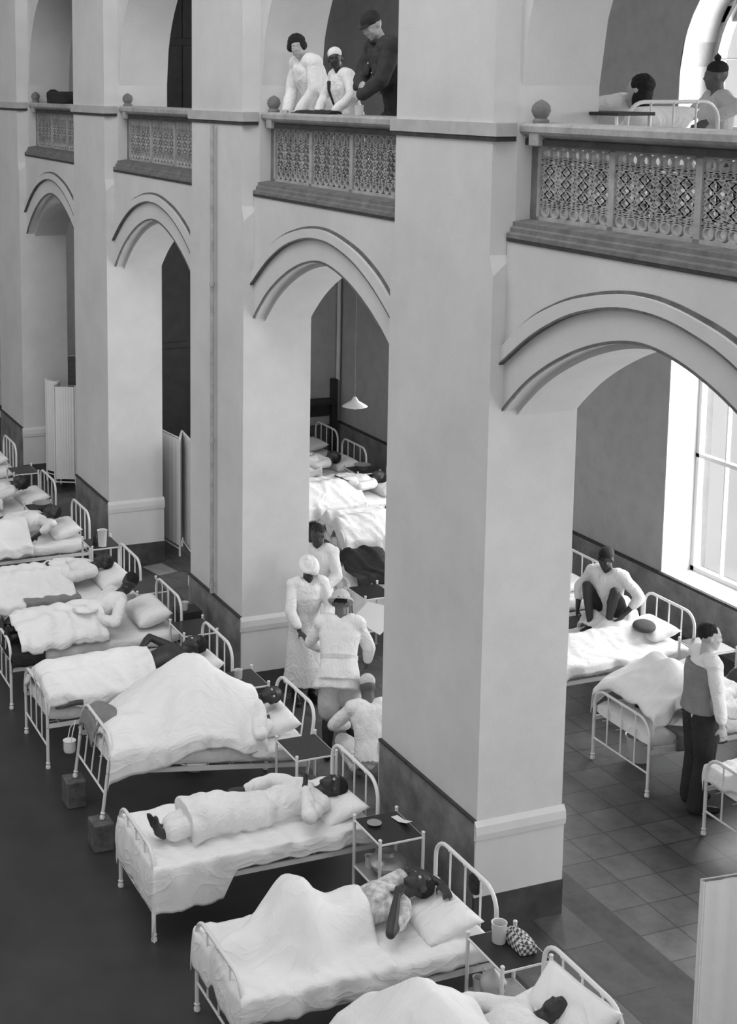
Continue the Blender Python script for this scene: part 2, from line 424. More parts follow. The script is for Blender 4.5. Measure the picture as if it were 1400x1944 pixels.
# shelf board, tall post and pipe in that far corner
t = thing('wall_shelf', 'dark wall shelf on the far end wall of the aisle', 'shelf', (XE, 9.45, 1.0))
boxobj('shelf_board', (.0, 0, .25), (.28, 1.1, .3), M['wood'], t); boxobj('back_board', (0.0, 0, 0), (.04, 1.1, .3), M['wood'], t)
boxobj('support_post', (.0, 1.12, -.98), (.1, 1.22, .62), M['wood'], t)
bm = NB(); tube(bm, [(XE+.06, YW-.06, 1.6), (XE+.06, YW-.06, 5.0)], .035)
tag(finish('wall_pipe', bm, M['plaster'], None), 'white pipe running up the far corner of the aisle', 'pipe')
bm = NB(); tube(bm, [(XE+.03, 10.0, 1.35), (XE+.03, 10.0, 3.0)], .012, 6)
tag(finish('thin_conduit', bm, M['trim_and_shade'], None), 'thin dark conduit rising above the wall shelf', 'conduit')
# far nave end wall
struct(boxobj('wall_left', (-34.3, -8, 0), (-34, 12, ZT), M['plaster2']))

# balustrades
def lattice(bm, x0, x1, z0, z1, y):
    w_ = x1-x0; h = z1-z0; dp = .03
    def bar(a, b, th=.008):
        a = V((a[0], y, a[1])); b = V((b[0], y, b[1])); t_ = (b-a).normalized(); nrm = V((t_.z, 0, -t_.x))*th/2
        o1 = V((0, dp/2, 0))
        loft(bm, [[p+nrm-o1, p+nrm+o1, p-nrm+o1, p-nrm-o1] for p in (a, b)])
    def ring(cx, cz, a, b, th=.009):
        n_ = 12; rings = []
        for i in range(n_+1):
            an = 2*PI*i/n_; c_, s_ = math.cos(an), math.sin(an)
            rings.append([V((cx+(a+th/2)*c_, y-dp/2, cz+(b+th/2)*s_)), V((cx+(a+th/2)*c_, y+dp/2, cz+(b+th/2)*s_)),
                          V((cx+(a-th/2)*c_, y+dp/2, cz+(b-th/2)*s_)), V((cx+(a-th/2)*c_, y-dp/2, cz+(b-th/2)*s_))])
        loft(bm, rings, cap=False)
    e = .03
    box(bm, (x0, y-.03, z0), (x0+e, y+.03, z1)); box(bm, (x1-e, y-.03, z0), (x1, y+.03, z1))
    box(bm, (x0, y-.03, z0), (x1, y+.03, z0+e)); box(bm, (x0, y-.03, z1-e*.7), (x1, y+.03, z1))
    a, b, c_, d_ = x0+e, x1-e, z0+e, z1-e*.7
    ww = b-a; hh = d_-c_
    for fz in (.17, .25, .75, .83): box(bm, (a, y-.015, c_+hh*fz-.006), (b, y+.015, c_+hh*fz+.006))
    n_ = 7
    for i in range(n_):
        cx = a+ww*(i+.5)/n_
        for cz in (.085, .915): ring(cx, c_+hh*cz, ww/n_*.40, hh*.075, .014)
        for cz in (.21, .79): bar((cx-ww/n_/2, c_+hh*(cz-.04)), (cx+ww/n_/2, c_+hh*(cz+.04))); bar((cx-ww/n_/2, c_+hh*(cz+.04)), (cx+ww/n_/2, c_+hh*(cz-.04)))
    m_ = 4; rows = 3
    for i in range(m_):
        for j in range(rows):
            cx = a+ww*(i+.5)/m_; cz = c_+hh*(.25+.5*(j+.5)/rows); dx = ww/m_/2; dz = hh*.5/rows/2
            ring(cx, cz, dx*.5, dz*.62, .014)
            for sx in (-1, 1):
                bar((cx+sx*dx, cz-dz), (cx, cz+dz), .012); bar((cx+sx*dx, cz+dz), (cx, cz-dz), .012)
                bar((cx+sx*dx, cz), (cx+sx*dx*.5, cz), .012)
            bar((cx-dx, cz), (cx-dx, cz+dz), .01); 
bal_where = {-1: 'above the screened arch at the far right', 0: 'above the nearest arch, on the right', 1: 'below the three people leaning on the rail', 2: 'between the drainpipe pillar and the next one left',
             3: 'below the dark folded blanket', 4: 'farthest off, past the left edge'}
proto_bal = None
def make_bal(k):
    t = thing('balustrade', 'grey pierced stone gallery balustrade '+bal_where[k], 'balustrade', (X0-k*B, 0, 0), group='gallery balustrades')
    y = 6.02
    bm = NB()       # moulded ledge
    loft(bm, [[V((x, yy, z)) for yy, z in [(YS-.012, ZG), (YS-.012, ZG+.03), (YS+.02, ZG+.04), (YS+.02, ZG+.07), (YG-.04, ZG+.08), (YG-.04, ZG+.11), (y-.05, ZG+.125), (y+.08, ZG+.125), (y+.08, ZG)]] for x in (0.002, 3.127)])
    finish('ledge', bm, M['stoned'], t, smooth=False)
    boxobj('ledge_shade', (.002, YS-.010, ZG-.028), (3.127, YS+.01, ZG), M['trim_and_shade'], t)  # shade below the ledge, put in as a dark strip
    bm = NB()
    loft(bm, [[V((x, yy, z)) for yy, z in [(y-.12, 6.06), (y-.14, 6.08), (y-.14, 6.12), (y-.12, 6.14), (y+.14, 6.14), (y+.14, 6.03), (y-.06, 6.03)]] for x in (0.002, 3.127)])
    finish('handrail', bm, M['stone'], t, smooth=False)
    boxobj('handrail_shade', (.002, y-.09, 5.985), (3.127, y+.03, 6.03), M['trim_and_shade'], t)  # dark strip for the shade under the handrail
    z0, z1 = ZG+.12, 5.99
    boxobj('end_block', (0.002, y-.03, z0), (.08, y+.05, z1), M['stoned'], t)
    for i in range(3):
        bm = NB(); lattice(bm, .08+.86*i, .08+.86*(i+1)-.0, z0, z1, y); finish('pierced_panel', bm, M['stone'], t, smooth=False)
    bm = NB(); lattice(bm, 2.66, 3.08, z0, z1, y); finish('pierced_panel', bm, M['stone'], t, smooth=False)
    bm = NB(); lathe(bm, [(.055, 6.13), (.058, 6.16), (.04, 6.175), (.055, 6.195), (.068, 6.225), (.062, 6.26), (.04, 6.285), (.012, 6.30), (.001, 6.305)], (.16, y-.07, 0))
    finish('finial', bm, M['stoned'], t)
    bm = NB(); box(bm, (.10, y-.13, 5.98), (.22, y-.02, 6.14)); finish('newel_cap', bm, M['stone'], t, smooth=False, bevel=.01)
    return t
proto_bal = make_bal(0)
for k in (-1, 1, 2, 3, 4):
    copytree(proto_bal, loc=(X0-k*B, 0, 0), label='grey pierced stone gallery balustrade '+bal_where[k])

# drain pipe on the second pillar
t = thing('drainpipe', 'dark vertical drainpipe fixed to the pillar left of the second arch', 'pipe', (-14.57, Ya-.05, 0))
bm = NB(); tube(bm, [(0, 0, .93), (0, 0, 6.0)], .022, 10); finish('pipe', bm, M['stone'], t)
for z in (1.0, 2.6, 4.3):
    bm = NB(); tube(bm, [(0, 0, z), (0, 0, z+.05)], .028, 10); finish('bracket', bm, M['stone'], t)

# folding screens standing in the arches
def panelscreen(name, label, pts, z0, z1):
    t = thing(name, label, 'screen', (pts[0][0], pts[0][1], 0), group='white cloth folding screens in the arches')
    o = V((pts[0][0], pts[0][1], 0))
    for a, b in zip(pts, pts[1:]):
        a = V((a[0], a[1], 0))-o; b = V((b[0], b[1], 0))-o
        u = (b-a).normalized(); nn = V((-u.y, u.x, 0))
        bm = NB(); N = 24; w_ = (b-a).length-.04
        front = []
        rings = []
        for i in range(N+1):
            p = a+u*(.02+w_*i/N); off = nn*(.007*math.sin(i*1.9)+.004*math.sin(i*4.3))
            rings.append([p+off+nn*.006+V((0, 0, z0+.05)), p+off+nn*.006+V((0, 0, z1-.02)), p+off-nn*.006+V((0, 0, z1-.02)), p+off-nn*.006+V((0, 0, z0+.05))])
        loft(bm, rings); finish('cloth_panel', bm, M['screen'], t)
        bm = NB()
        tube(bm, [a+V((0, 0, 0.02)), a+V((0, 0, z1)), b+V((0, 0, z1)), b+V((0, 0, 0.02))], .014, 8)
        tube(bm, [a+V((0, 0, z0)), b+V((0, 0, z0))], .01, 8)
        finish('frame', bm, M['iron'], t)
    return t
panelscreen('folding_screen', 'white folding screen standing in the arch left of the drainpipe pillar', [(-19.45, 6.62), (-18.55, 6.72), (-18.95, 6.90), (-17.95, 6.76)], .12, 1.68)
panelscreen('folding_screen', 'white folding screen in the farthest arch at the left', [(-23.05, 6.05), (-22.75, 6.2), (-22.45, 6.02), (-22.3, 6.33)], .15, 1.72)
panelscreen('folding_screen', 'white folding screen at the bottom right corner of the view', [(-6.62, 5.68), (-6.55, 6.6), (-6.15, 7.2)], .12, 1.76)

# ================================================================== BEDS
BW, BL, MZ = .83, 1.88, .60      # bed width, length, mattress top
def make_bed(loc, label):
    t = thing('hospital_bed', label, 'bed', loc, group='white iron hospital beds')
    def end(nm, y, ztop, zlow):
        bm = NB(); r = .15; pts = [(0, y, .40), (0, y, ztop-r)]
        for a in range(1, 7): pts.append((r-r*math.cos(R(15*a)), y, ztop-r+r*math.sin(R(15*a))))
        for a in range(0, 7): pts.append((BW-r+r*math.sin(R(15*a)), y, ztop-r+r*math.cos(R(15*a))))
        pts.append((BW, y, .40))
        tube(bm, pts, .0155, 10); h = finish(nm, bm, M['iron'], t)
        for i in range(1, 4):
            bm = NB(); tube(bm, [(BW*i/4, y, zlow), (BW*i/4, y, ztop)], .008, 8); ell(bm, (BW*i/4, y, ztop-.004), (.02, .02, .018), sub=2)
            finish('spindle', bm, M['iron'], h)
        bm = NB(); tube(bm, [(0, y, zlow), (BW, y, zlow)], .0095, 8); finish('cross_rail', bm, M['iron'], h)
    end('headboard', BL, .95, .42); end('footboard', 0, .72, .22)
    for x in (0, BW):
        for y in (0, BL):
            bm = NB(); tube(bm, [(x, y, .035), (x, y, .41)], .0155, 10); l = finish('leg', bm, M['iron'], t)
            bm = NB(); lathe(bm, [(.012, 0), (.022, .002), (.024, .02), (.016, .04), (.022, .055), (.015, .065)], (x, y, 0), 12); finish('foot_cap', bm, M['iron'], l)
        bm = NB(); box(bm, (x-.008, .01, .40), (x+.008, BL-.01, .44)); finish('side_rail', bm, M['iron'], t, smooth=False)
    bm = NB()
    for i in range(9):
        y = .12+i*(BL-.24)/8; tube(bm, [(0, y, .425), (BW, y, .425)], .005, 5)
    for i in range(4):
        x = .1+i*(BW-.2)/3; tube(bm, [(x, .02, .42), (x, BL-.02, .42)], .004, 5)
    finish('wire_base', bm, M['iron'], t)
    bm = NB(); rings = []
    N = 26
    for i in range(N+1):
        y = .02+(BL-.04)*i/N; e = 1-.4*max(0, 1-min(i, N-i)/1.5)
        zc = .515+.006*math.sin(i*1.3); ring = []
        for k in range(24):
            a = 2*PI*k/24; cx, cz = math.cos(a), math.sin(a)
            sx = math.copysign(abs(cx)**.28, cx); sz = math.copysign(abs(cz)**.45, cz)
            ring.append(V((BW/2+sx*(BW/2-.004), y, zc+sz*.078*e+.008*noise.noise(V((sx*3, y*4, sz))))))
        rings.append(ring)
    loft(bm, rings); finish('mattress', bm, M['sheet'], t, angle=60)
    return t
BY = 3.37
beds = {  # name: (X, Y, dz, tilt, label)
    'b7': (-8.97, BY, 0, 'white iron bed nearest the camera whose patient has raised knees'),
    'b8': (-7.55, 3.36, 0, 'white iron bed cut off by the bottom edge, beside the littered locker'),
    'b6': (-10.72, BY, 0, 'white iron bed of the uncovered white-clad patient with bare feet'),
    'b5': (-12.22, 3.42, .25, 'white iron bed with foot end raised on grey blocks'),
    'b4': (-13.81, BY, 0, 'white iron bed with a dark folded blanket across its foot'),
    'b3': (-15.27, BY, 0, 'white iron bed in front of the drainpipe, patient holding a plate'),
    'bD': (-16.66, BY, 0, 'white iron bed in front of the folding screen arch'),
    'bC': (-18.74, BY, 0, 'white iron bed fourth from the farthest in the nave row'),
    'bB': (-20.38, BY, 0, 'white iron bed third from the farthest in the nave row'),
    'bA': (-22.68, BY, 0, 'white iron bed second from the farthest at the left edge'),
    'R1': (-14.62, 8.30, 0, 'white iron bed under the man squatting in shorts'),
    'R2': (-12.93, 8.22, 0, 'white iron bed in the aisle with a dark oval cushion'),
    'R3': (-11.32, 8.32, 0, 'white iron bed in front of the man in dark trousers'),
    'R4': (-9.74, 8.34, 0, 'white iron bed cut off by the right edge in the aisle'),
    'm4': (-15.70, 7.50, 0, 'white iron bed in the aisle behind the sun-helmeted person, dark jacket on it'),
    'm3': (-17.47, 8.28, 0, 'white iron bed in the aisle next behind the jacket bed'),
    'm2': (-19.05, 8.28, 0, 'white iron bed in the aisle, third from the far corner'),
    'm1': (-20.55, 8.28, 0, 'white iron bed in the aisle, second from the far corner'),
    'm0': (-21.78, 8.40, 0, 'white iron bed in the far corner of the aisle'),
    'G1': (-9.9, 6.95, ZG, 'white iron bed up on the gallery behind the right balustrade'),
}
MX = {}
bed0 = None
for k_, (x, y, z, lab) in beds.items():
    if bed0 is None: o = bed0 = make_bed((x, y, z), lab)
    else: o = copytree(bed0, loc=(x, y, z), label=lab)
    rx = 0
    if k_ == 'b5': rx = -math.asin(.245/BL)
    if k_ == 'G1': o.rotation_euler = (0, 0, R(-90)); o.location = (-11.2, 7.75, ZG)
    else: o.rotation_euler = (rx, 0, 0)
    MX[k_] = (tuple(o.location), tuple(o.rotation_euler))
def put(o, bed):
    o.location, o.rotation_euler = MX[bed]
    return o

# ------------------------------------------------------------------ bedding
def pillow(bed, label, x=BW/2, y=1.62, z=.66, w_=.56, l=.36, h=.075, rot=0, tilt=12, m='sheet', name='pillow'):
    t = thing(name, label, 'pillow', group='pillows'); put(t, bed)
    bm = NB(); n = 18; rings = []
    rm = Matrix.Rotation(R(rot), 3, 'Z') @ Matrix.Rotation(R(tilt), 3, 'X')
    vs = {}
    for s in (1, -1):
        for i in range(n+1):
            for j in range(n+1):
                u = -1+2*i/n; v = -1+2*j/n
                e = (max(0, 1-abs(u)**2.6)*max(0, 1-abs(v)**2.6))**.5
                pin = 1-.07*(1-abs(u*v))*(max(abs(u), abs(v))**4)
                dent = .35*math.exp(-((u*1.6)**2+(v*1.6)**2)) if s > 0 else 0
                p = V((u*w_/2*pin, v*l/2*pin, s*h*(e-dent*.7)+.008*noise.noise(V((u*3, v*3, s*5+x)))*e))
                key = (s if 0 < i < n and 0 < j < n else 0, i, j)
                if key not in vs: vs[key] = bm.verts.new(rm @ p + V((x, y, z)))
        for i in range(n):
            for j in range(n):
                q = [vs[(s if 0 < a < n and 0 < b < n else 0, a, b)] for a, b in ((i, j), (i+1, j), (i+1, j+1), (i, j+1))]
                try: bm.faces.new(q if s > 0 else q[::-1])
                except ValueError: pass
    me = finish('pillow_body', bm, M[m], t, angle=180)
    del t['group']; t['group'] = 'pillows'
    return t
def legbumps(J):
    out = []
    for n_ in 'RL':
        hp, kn, an, toe = J['hip'+n_], J['kn'+n_], J['an'+n_], J['toe'+n_]
        out += [(hp, kn, .105, .085), (kn, an, .085, .07), (an, toe, .07, .055), ((hp+J['chest'])/2, hp, .14, .12)]
    return out
def sheet(bed, label, y0, y1, bumps=(), hang=(.14, .14), foot=0, m='sheet', name='sheet', x0=.0, x1=BW, wr=.012, seed=1, z0=MZ+.004, hem=None, cat='sheet', k=1.15, res=.024):
    """cloth laid over the mattress and over rounded forms, hanging at the sides"""
    t = thing(name, label, cat); put(t, bed)
    hl, hr = hang
    x1 += .03; x0 -= .03
    W_ = x1-x0; ns = int((hl+W_+hr)/res)+1; y0s = y0-foot; nt = int((y1-y0s)/res)+1
    S = [-hl+(hl+W_+hr)*i/ns for i in range(ns+1)]; Tt = [y0s+(y1-y0s)*j/nt for j in range(nt+1)]
    Z = [[0]*(nt+1) for _ in S]
    sd = V((seed*7.3, seed*3.1, seed))
    for i, s in enumerate(S):
        for j, y in enumerate(Tt):
            x = x0+min(max(s, 0), W_); yy = max(y, y0); h = z0
            for b in bumps:
                a, c, ra, rc = V(b[0]), V(b[1]), b[2], b[3] if len(b) > 3 else b[2]
                ab = (c-a).xy; L2 = ab.length_squared
                f = 0 if L2 < 1e-9 else max(0, min(1, ((V((x, yy))-a.xy).dot(ab))/L2))
                q = a.lerp(c, f); rr = ra+(rc-ra)*f; dd = (V((x, yy))-q.xy).length
                hh = q.z+(math.sqrt(rr*rr-dd*dd) if dd < rr*.75 else rr*.66-(dd-rr*.75)*k)
                h = max(h, hh)
            Z[i][j] = h
    for _ in range(4):
        Z2 = [r_[:] for r_ in Z]
        for i in range(1, ns):
            for j in range(1, nt):
                Z2[i][j] = (Z[i][j]*2+Z[i-1][j]+Z[i+1][j]+Z[i][j-1]+Z[i][j+1])/6
        Z = Z2
    bm = NB(); g = []
    for i, s in enumerate(S):
        row = []
        for j, y in enumerate(Tt):
            x = x0+min(max(s, 0), W_); z = Z[i][j]; yy = y
            over = max(0, -s, s-W_); hn = hl if s < 0 else hr
            hh = 1
            if hem: hh = hem(y, -1 if s < 0 else 1)
            f1 = noise.noise(V((x*2.2+y*1.4, y*5.2-x*2.6, 0))+sd)
            f2 = noise.noise(V((x*7, y*4.5, 2.0))+sd)
            z += wr*(2.4*max(0, .32-abs(f1))*1.8+.4*f2)-wr*.3
            z = max(z, z0-.003)
            if over > 0:
                dn = over*hh
                z -= dn
                wv = noise.noise(V((y*6.5, 9.1, s > 0))+sd)
                x += (1 if s > 0 else -1)*(.012+min(over, .12)*(.12+.28*wv)+.02*wv)
            if y < y0:
                dn = y0-y; z -= dn; yy = y0-.01-.02*math.sin(dn*8)-.018*noise.noise(V((x*8, 3, 0))+sd)
            row.append(bm.verts.new((x, yy, max(z, .02))))
        g.append(row)
    for i in range(ns):
        for j in range(nt):
            bm.faces.new((g[i][j], g[i+1][j], g[i+1][j+1], g[i][j+1]))
    o = finish('cloth', bm, M[m], t, angle=180)
    sm = o.modifiers.new('s', 'SMOOTH'); sm.factor = .5; sm.iterations = 1
    so = o.modifiers.new('thick', 'SOLIDIFY'); so.thickness = .006; so.offset = 1
    t['label'] = label
    return t

# ================================================================== PEOPLE
def ik(a, c, l1, l2, pole):
    a = V(a); c = V(c); dd = c-a; L = min(dd.length, (l1+l2)*.995); u = dd.normalized(); c2 = a+u*L
    x = (l1*l1-l2*l2+L*L)/(2*L); h = math.sqrt(max(0, l1*l1-x*x))
    p = V(pole); p = p-u*p.dot(u)
    p = p.normalized() if p.length > 1e-6 else V((0, 0, 1))
    return a+u*x+p*h, c2
def standing(h=1.7, lean=0, pel=None, drop=0):
    """joints facing +Y, right side at +X"""
    s = h/1.7; pz = .93*s-drop
    J = dict(s=s, pelvis=V((0, 0, pz)))
    base = dict(waist=(0, .0, .13), chest=(0, .01, .34), neck=(0, .0, .50), head=(0, .025, .655))
    rot = Matrix.Rotation(-R(lean), 3, 'X')
    for k_, v in base.items(): J[k_] = J['pelvis']+rot@(V(v)*s)
    for sd, nm in ((1, 'R'), (-1, 'L')):
        J['sh'+nm] = J['pelvis']+rot@(V((sd*.175, 0, .46))*s)
        J['hip'+nm] = V((sd*.085*s, 0, pz-.03*s))
        J['el'+nm] = J['sh'+nm]+V((sd*.05, -.03, -.28))*s; J['wr'+nm] = J['el'+nm]+V((sd*.01, .06, -.245))*s
        J['an'+nm] = V((sd*.10*s, -.02, .085*s)); J['kn'+nm] = V((sd*.095*s, .01, .48*s))
        J['toe'+nm] = V((sd*.12*s, .14*s, .03*s))
    J['hf'] = rot@V((0, 1, 0)); J['hu'] = rot@V((0, 0, 1))
    return J
def arm(J, n_, wrist, pole):
    s = J['s']; J['el'+n_], J['wr'+n_] = ik(J['sh'+n_], V(wrist), .285*s, .25*s, pole)
def leg(J, n_, ankle, pole, toe=None):
    s = J['s']; J['kn'+n_], J['an'+n_] = ik(J['hip'+n_], V(ankle), .44*s, .41*s, pole)
    if toe is not None: J['toe'+n_] = V(toe)
def mapJ(J, fn, dfn):
    for k_, v in list(J.items()):
        if isinstance(v, Vector): J[k_] = dfn(v) if k_ in ('hf', 'hu') else fn(v)
    return J
def lying(h=1.66, cx=BW/2, head_y=1.66, z=.70, prop=0):
    """on the back, head toward +y of the bed; prop lifts the upper body by degrees"""
    J = standing(h)
    s = J['s']; p0 = J['pelvis'].copy(); rot = Matrix.Rotation(-R(prop), 3, 'X')
    for k_ in ('waist', 'chest', 'neck', 'head', 'shR', 'shL', 'elR', 'elL', 'wrR', 'wrL'): J[k_] = p0+rot@(J[k_]-p0)
    J['hf'] = rot@J['hf']; J['hu'] = rot@J['hu']
    hz = J['head'].z
    mapJ(J, lambda p: V((cx-p.x, head_y+(p.z-hz), z+p.y)), lambda q: V((-q.x, q.z, q.y)))
    for n_ in 'RL': J['toe'+n_] = J['an'+n_]+V((0.03*(-1 if n_ == 'R' else 1), -.03, .14))
    return J
def lower(J, dz):
    pass
def headmesh(bm, J, k=1.0, jaw=True):
    c = J['head']; f = J['hf'].normalized(); u = J['hu'].normalized(); u = (u-f*u.dot(f)).normalized(); r = f.cross(u); s = J['s']*k
    rot = Matrix((r, f, u)).transposed()
    def e(a, b, cc, rad): ell(bm, c+(r*a+f*b+u*cc)*s, [q*s for q in rad], rot)
    e(0, -.012, .025, (.074, .094, .092)); e(0, .028, -.035, (.058, .062, .075))
    e(0, .088, -.012, (.013, .022, .02)); e(0, .082, .005, (.009, .016, .028)); e(0, .075, .034, (.045, .016, .010))
    e(0, .080, -.055, (.025, .013, .008)); e(0, .078, -.068, (.022, .013, .008)); e(0, .066, -.095, (.024, .02, .017))
    for q in (1, -1):
        e(q*.036, .07, -.02, (.018, .017, .016)); e(q*.078, -.005, -.008, (.009, .018, .03))
    return r, f, u, rot, s
def handmesh(bm, w, dr, n_, side, curl, s, fr=.0078):
    """palm plus four separate fingers and a thumb; n_ is the back-of-hand normal"""
    dr = V(dr).normalized(); n_ = V(n_); n_ = (n_-dr*n_.dot(dr)).normalized(); a = dr.cross(n_)*side
    rot = Matrix((a, dr, n_)).transposed()
    ell(bm, w+dr*.045*s, (.040*s, .052*s, .016*s), rot); ell(bm, w+dr*.07*s, (.040*s, .022*s, .013*s), rot)
    for i, (off, L) in enumerate(((-.031, .062), (-.0105, .074), (.0105, .078), (.031, .070))):
        p = w+dr*.085*s+a*off*s; spread = a*off*1.6; pts = [w+dr*.05*s+a*off*.9*s, p]; ang = 0
        for j, fl in enumerate((.45, .32, .23)):
            ang += R(curl)*(1.0 if j else .6)
            v = (dr*math.cos(ang)-n_*math.sin(ang)+spread).normalized(); p = p+v*L*fl*s; pts.append(p)
        tube(bm, pts, [fr*1.05*s, fr*1.1*s, fr*s, fr*.9*s, fr*.75*s], 8, True)
    p = w+dr*.022*s+a*.028*s; v = (a*.8+dr*.75-n_*.35).normalized(); p2 = p+v*.04*s; p3 = p2+(dr*.9+a*.1-n_*.5).normalized()*.034*s
    tube(bm, [w+dr*.02*s, p, p2, p3], [.012*s, .0125*s, .0105*s, .0085*s], 8, True)
def torso_rings(J, g=0, lo=-.09, hi=1.0, flat=1):
    """elliptical sections from the crotch to the neck, grown by g"""
    lat = (J['shR']-J['shL']).normalized(); hl = (J['hipR']-J['hipL']).normalized(); s = J['s']
    pts = [(J['pelvis']+(J['pelvis']-J['waist']).normalized()*.08*s, .135, .095, hl), (J['pelvis'], .162, .110, hl),
           (J['waist'], .132, .095, (hl+lat).normalized()), (J['chest'].lerp(J['waist'], .4), .145, .105, lat), (J['chest'], .162, .112, lat),
           (J['chest'].lerp(J['neck'], .55), .150, .095, lat), (J['neck'].lerp(J['chest'], .14), .095, .07, lat)]
    out = []
    for i, (p, a, b, l_) in enumerate(pts):
        q = pts[min(i+1, len(pts)-1)][0]-pts[max(i-1, 0)][0]; ax = q.normalized()
        l2 = (l_-ax*l_.dot(ax)).normalized(); fw = ax.cross(l2)
        out.append((p, a*s+g, b*s+g, l2, fw))
    return out
def loft_ell(bm, secs, n_=22):
    loft(bm, [[p+l_*a*math.cos(2*PI*k/n_)+f*b*math.sin(2*PI*k/n_) for k in range(n_)] for p, a, b, l_, f in secs])
def body(J, name_parent, skin, voxel=.011, hands=None, bare_feet=True, female=False):
    bm = NB(); s = J['s']; hands = hands or {}
    loft_ell(bm, torso_rings(J)); headmesh(bm, J)
    tube(bm, [J['chest'].lerp(J['neck'], .5), J['neck'], J['head']-J['hu'].normalized()*.03*s-J['hf'].normalized()*.012*s], [.07*s, .056*s, .054*s], 14, True)
    for n_, sd in (('R', 1), ('L', -1)):
        sh, el, wr = J['sh'+n_], J['el'+n_], J['wr'+n_]
        tube(bm, [J['chest'].lerp(J['neck'], .65), sh.lerp(J['neck'], .35), sh], [.06*s, .062*s, .056*s], 12, True)
        tube(bm, [sh, sh.lerp(el, .35), sh.lerp(el, .7), el], [.052*s, .048*s, .041*s, .037*s], 12, True)
        tube(bm, [el, el.lerp(wr, .3), el.lerp(wr, .7), wr], [.038*s, .041*s, .032*s, .026*s], 12, True)
        h = hands.get(n_, {})
        dr = V(h.get('d', wr-el)); nn = h.get('n', None)
        if nn is None: nn = (J['shR']-J['shL'])*sd+V((0, 0, .01))
        handmesh(bm, wr, dr, nn, h.get('side', sd), h.get('curl', 22), s)
        hp, kn, an, toe = J['hip'+n_], J['kn'+n_], J['an'+n_], J['toe'+n_]
        tube(bm, [hp, hp.lerp(kn, .3), hp.lerp(kn, .7), kn], [.085*s, .080*s, .064*s, .054*s], 14, True)
        tube(bm, [kn, kn.lerp(an, .28), kn.lerp(an, .65), an], [.053*s, .057*s, .044*s, .034*s], 14, True)
        if bare_feet:
            fd = (toe-an); heel = an-fd.normalized()*.04*s+V((0, 0, 0))
            sh_ = (an-kn).normalized()*.035*s
            tube(bm, [an+sh_*.2-fd.normalized()*.03*s, an+sh_+fd*.15], [.034*s, .036*s], 10, True)
            tube(bm, [an+sh_*.6, an+sh_*.9+fd*.45, toe+sh_*.1], [.036*s, .034*s, .022*s], 10, True)
            lt = fd.normalized().cross((an-kn).normalized()).normalized()
            for q in range(5):
                o_ = lt*(.024-.012*q)*s; tube(bm, [toe-fd.normalized()*.02*s+o_, toe+fd.normalized()*(.026-.003*q)*s+o_], [(.011-.0012*q)*s]*2, 6, True)
    return fused('body', bm, skin, name_parent, voxel, 3)
def hair(J, par, m, style='short', voxel=.009):
    bm = NB(); c = J['head']; f = J['hf'].normalized(); u = J['hu'].normalized(); u = (u-f*u.dot(f)).normalized(); r = f.cross(u); s = J['s']
    rot = Matrix((r, f, u)).transposed()
    def e(a, b, cc, rad): ell(bm, c+(r*a+f*b+u*cc)*s, [q*s for q in rad], rot)
    if style == 'short': e(0, -.026, .04, (.079, .094, .088))
    elif style == 'bob':
        e(0, -.02, .045, (.092, .10, .088))
        for q in (1, -1): e(q*.07, .0, .0, (.035, .06, .05))
    elif style == 'long':
        e(0, -.025, .04, (.088, .10, .09)); e(0, -.07, -.05, (.08, .05, .12)); e(.06, -.02, -.08, (.03, .05, .1)); e(-.06, -.02, -.08, (.03, .05, .1))
    elif style == 'cap': e(0, -.018, .055, (.084, .10, .078)); e(0, .085, .04, (.055, .045, .01))
    elif style == 'skullcap': e(0, -.018, .058, (.080, .092, .076))
    elif style == 'turban':
        e(0, -.015, .06, (.085, .10, .07))
        for a in range(5):
            rr = Matrix.Rotation(R(-24+12*a), 3, f); rings = []
            pts = [c+rr@((r*math.cos(t_)*(.083)+f*(math.sin(t_)*.10-.01)+u*(.045+.012*a-.01))*s) for t_ in [2*PI*q/16 for q in range(17)]]
            tube(bm, pts, .021*s, 8)
        e(.03, -.06, .11, (.03, .03, .03))
    elif style == 'helmet':
        e(0, -.012, .06, (.095, .115, .085))
        lathe_pts = [c+((r*math.cos(t_)*.125+f*(math.sin(t_)*.155-.01))*s+u*(.028-.02*abs(math.sin(t_)))*s) for t_ in [2*PI*q/20 for q in range(21)]]
        tube(bm, lathe_pts, .009*s, 6)
        for q in range(20):
            a = 2*PI*q/20; ell(bm, c+((r*math.cos(a)*.105+f*(math.sin(a)*.13-.01)+u*.034)*s), (.03*s, .03*s, .008*s), rot, 1)
    nm = {'cap': 'cap', 'skullcap': 'cap', 'turban': 'turban', 'helmet': 'sun_helmet'}.get(style, 'hair')
    o = fused(nm, bm, m, par, voxel, 2, folds=.006 if nm == 'hair' else 0, fscale=30)
    return o
def eyes(J, par):
    c = J['head']; f = J['hf'].normalized(); u = J['hu'].normalized(); u = (u-f*u.dot(f)).normalized(); r = f.cross(u); s = J['s']
    for q in (1, -1):
        bm = NB(); ell(bm, c+(r*q*.03+f*.073+u*.004)*s, (.013*s,)*3, sub=2); finish('eye', bm, M['eye'], par)
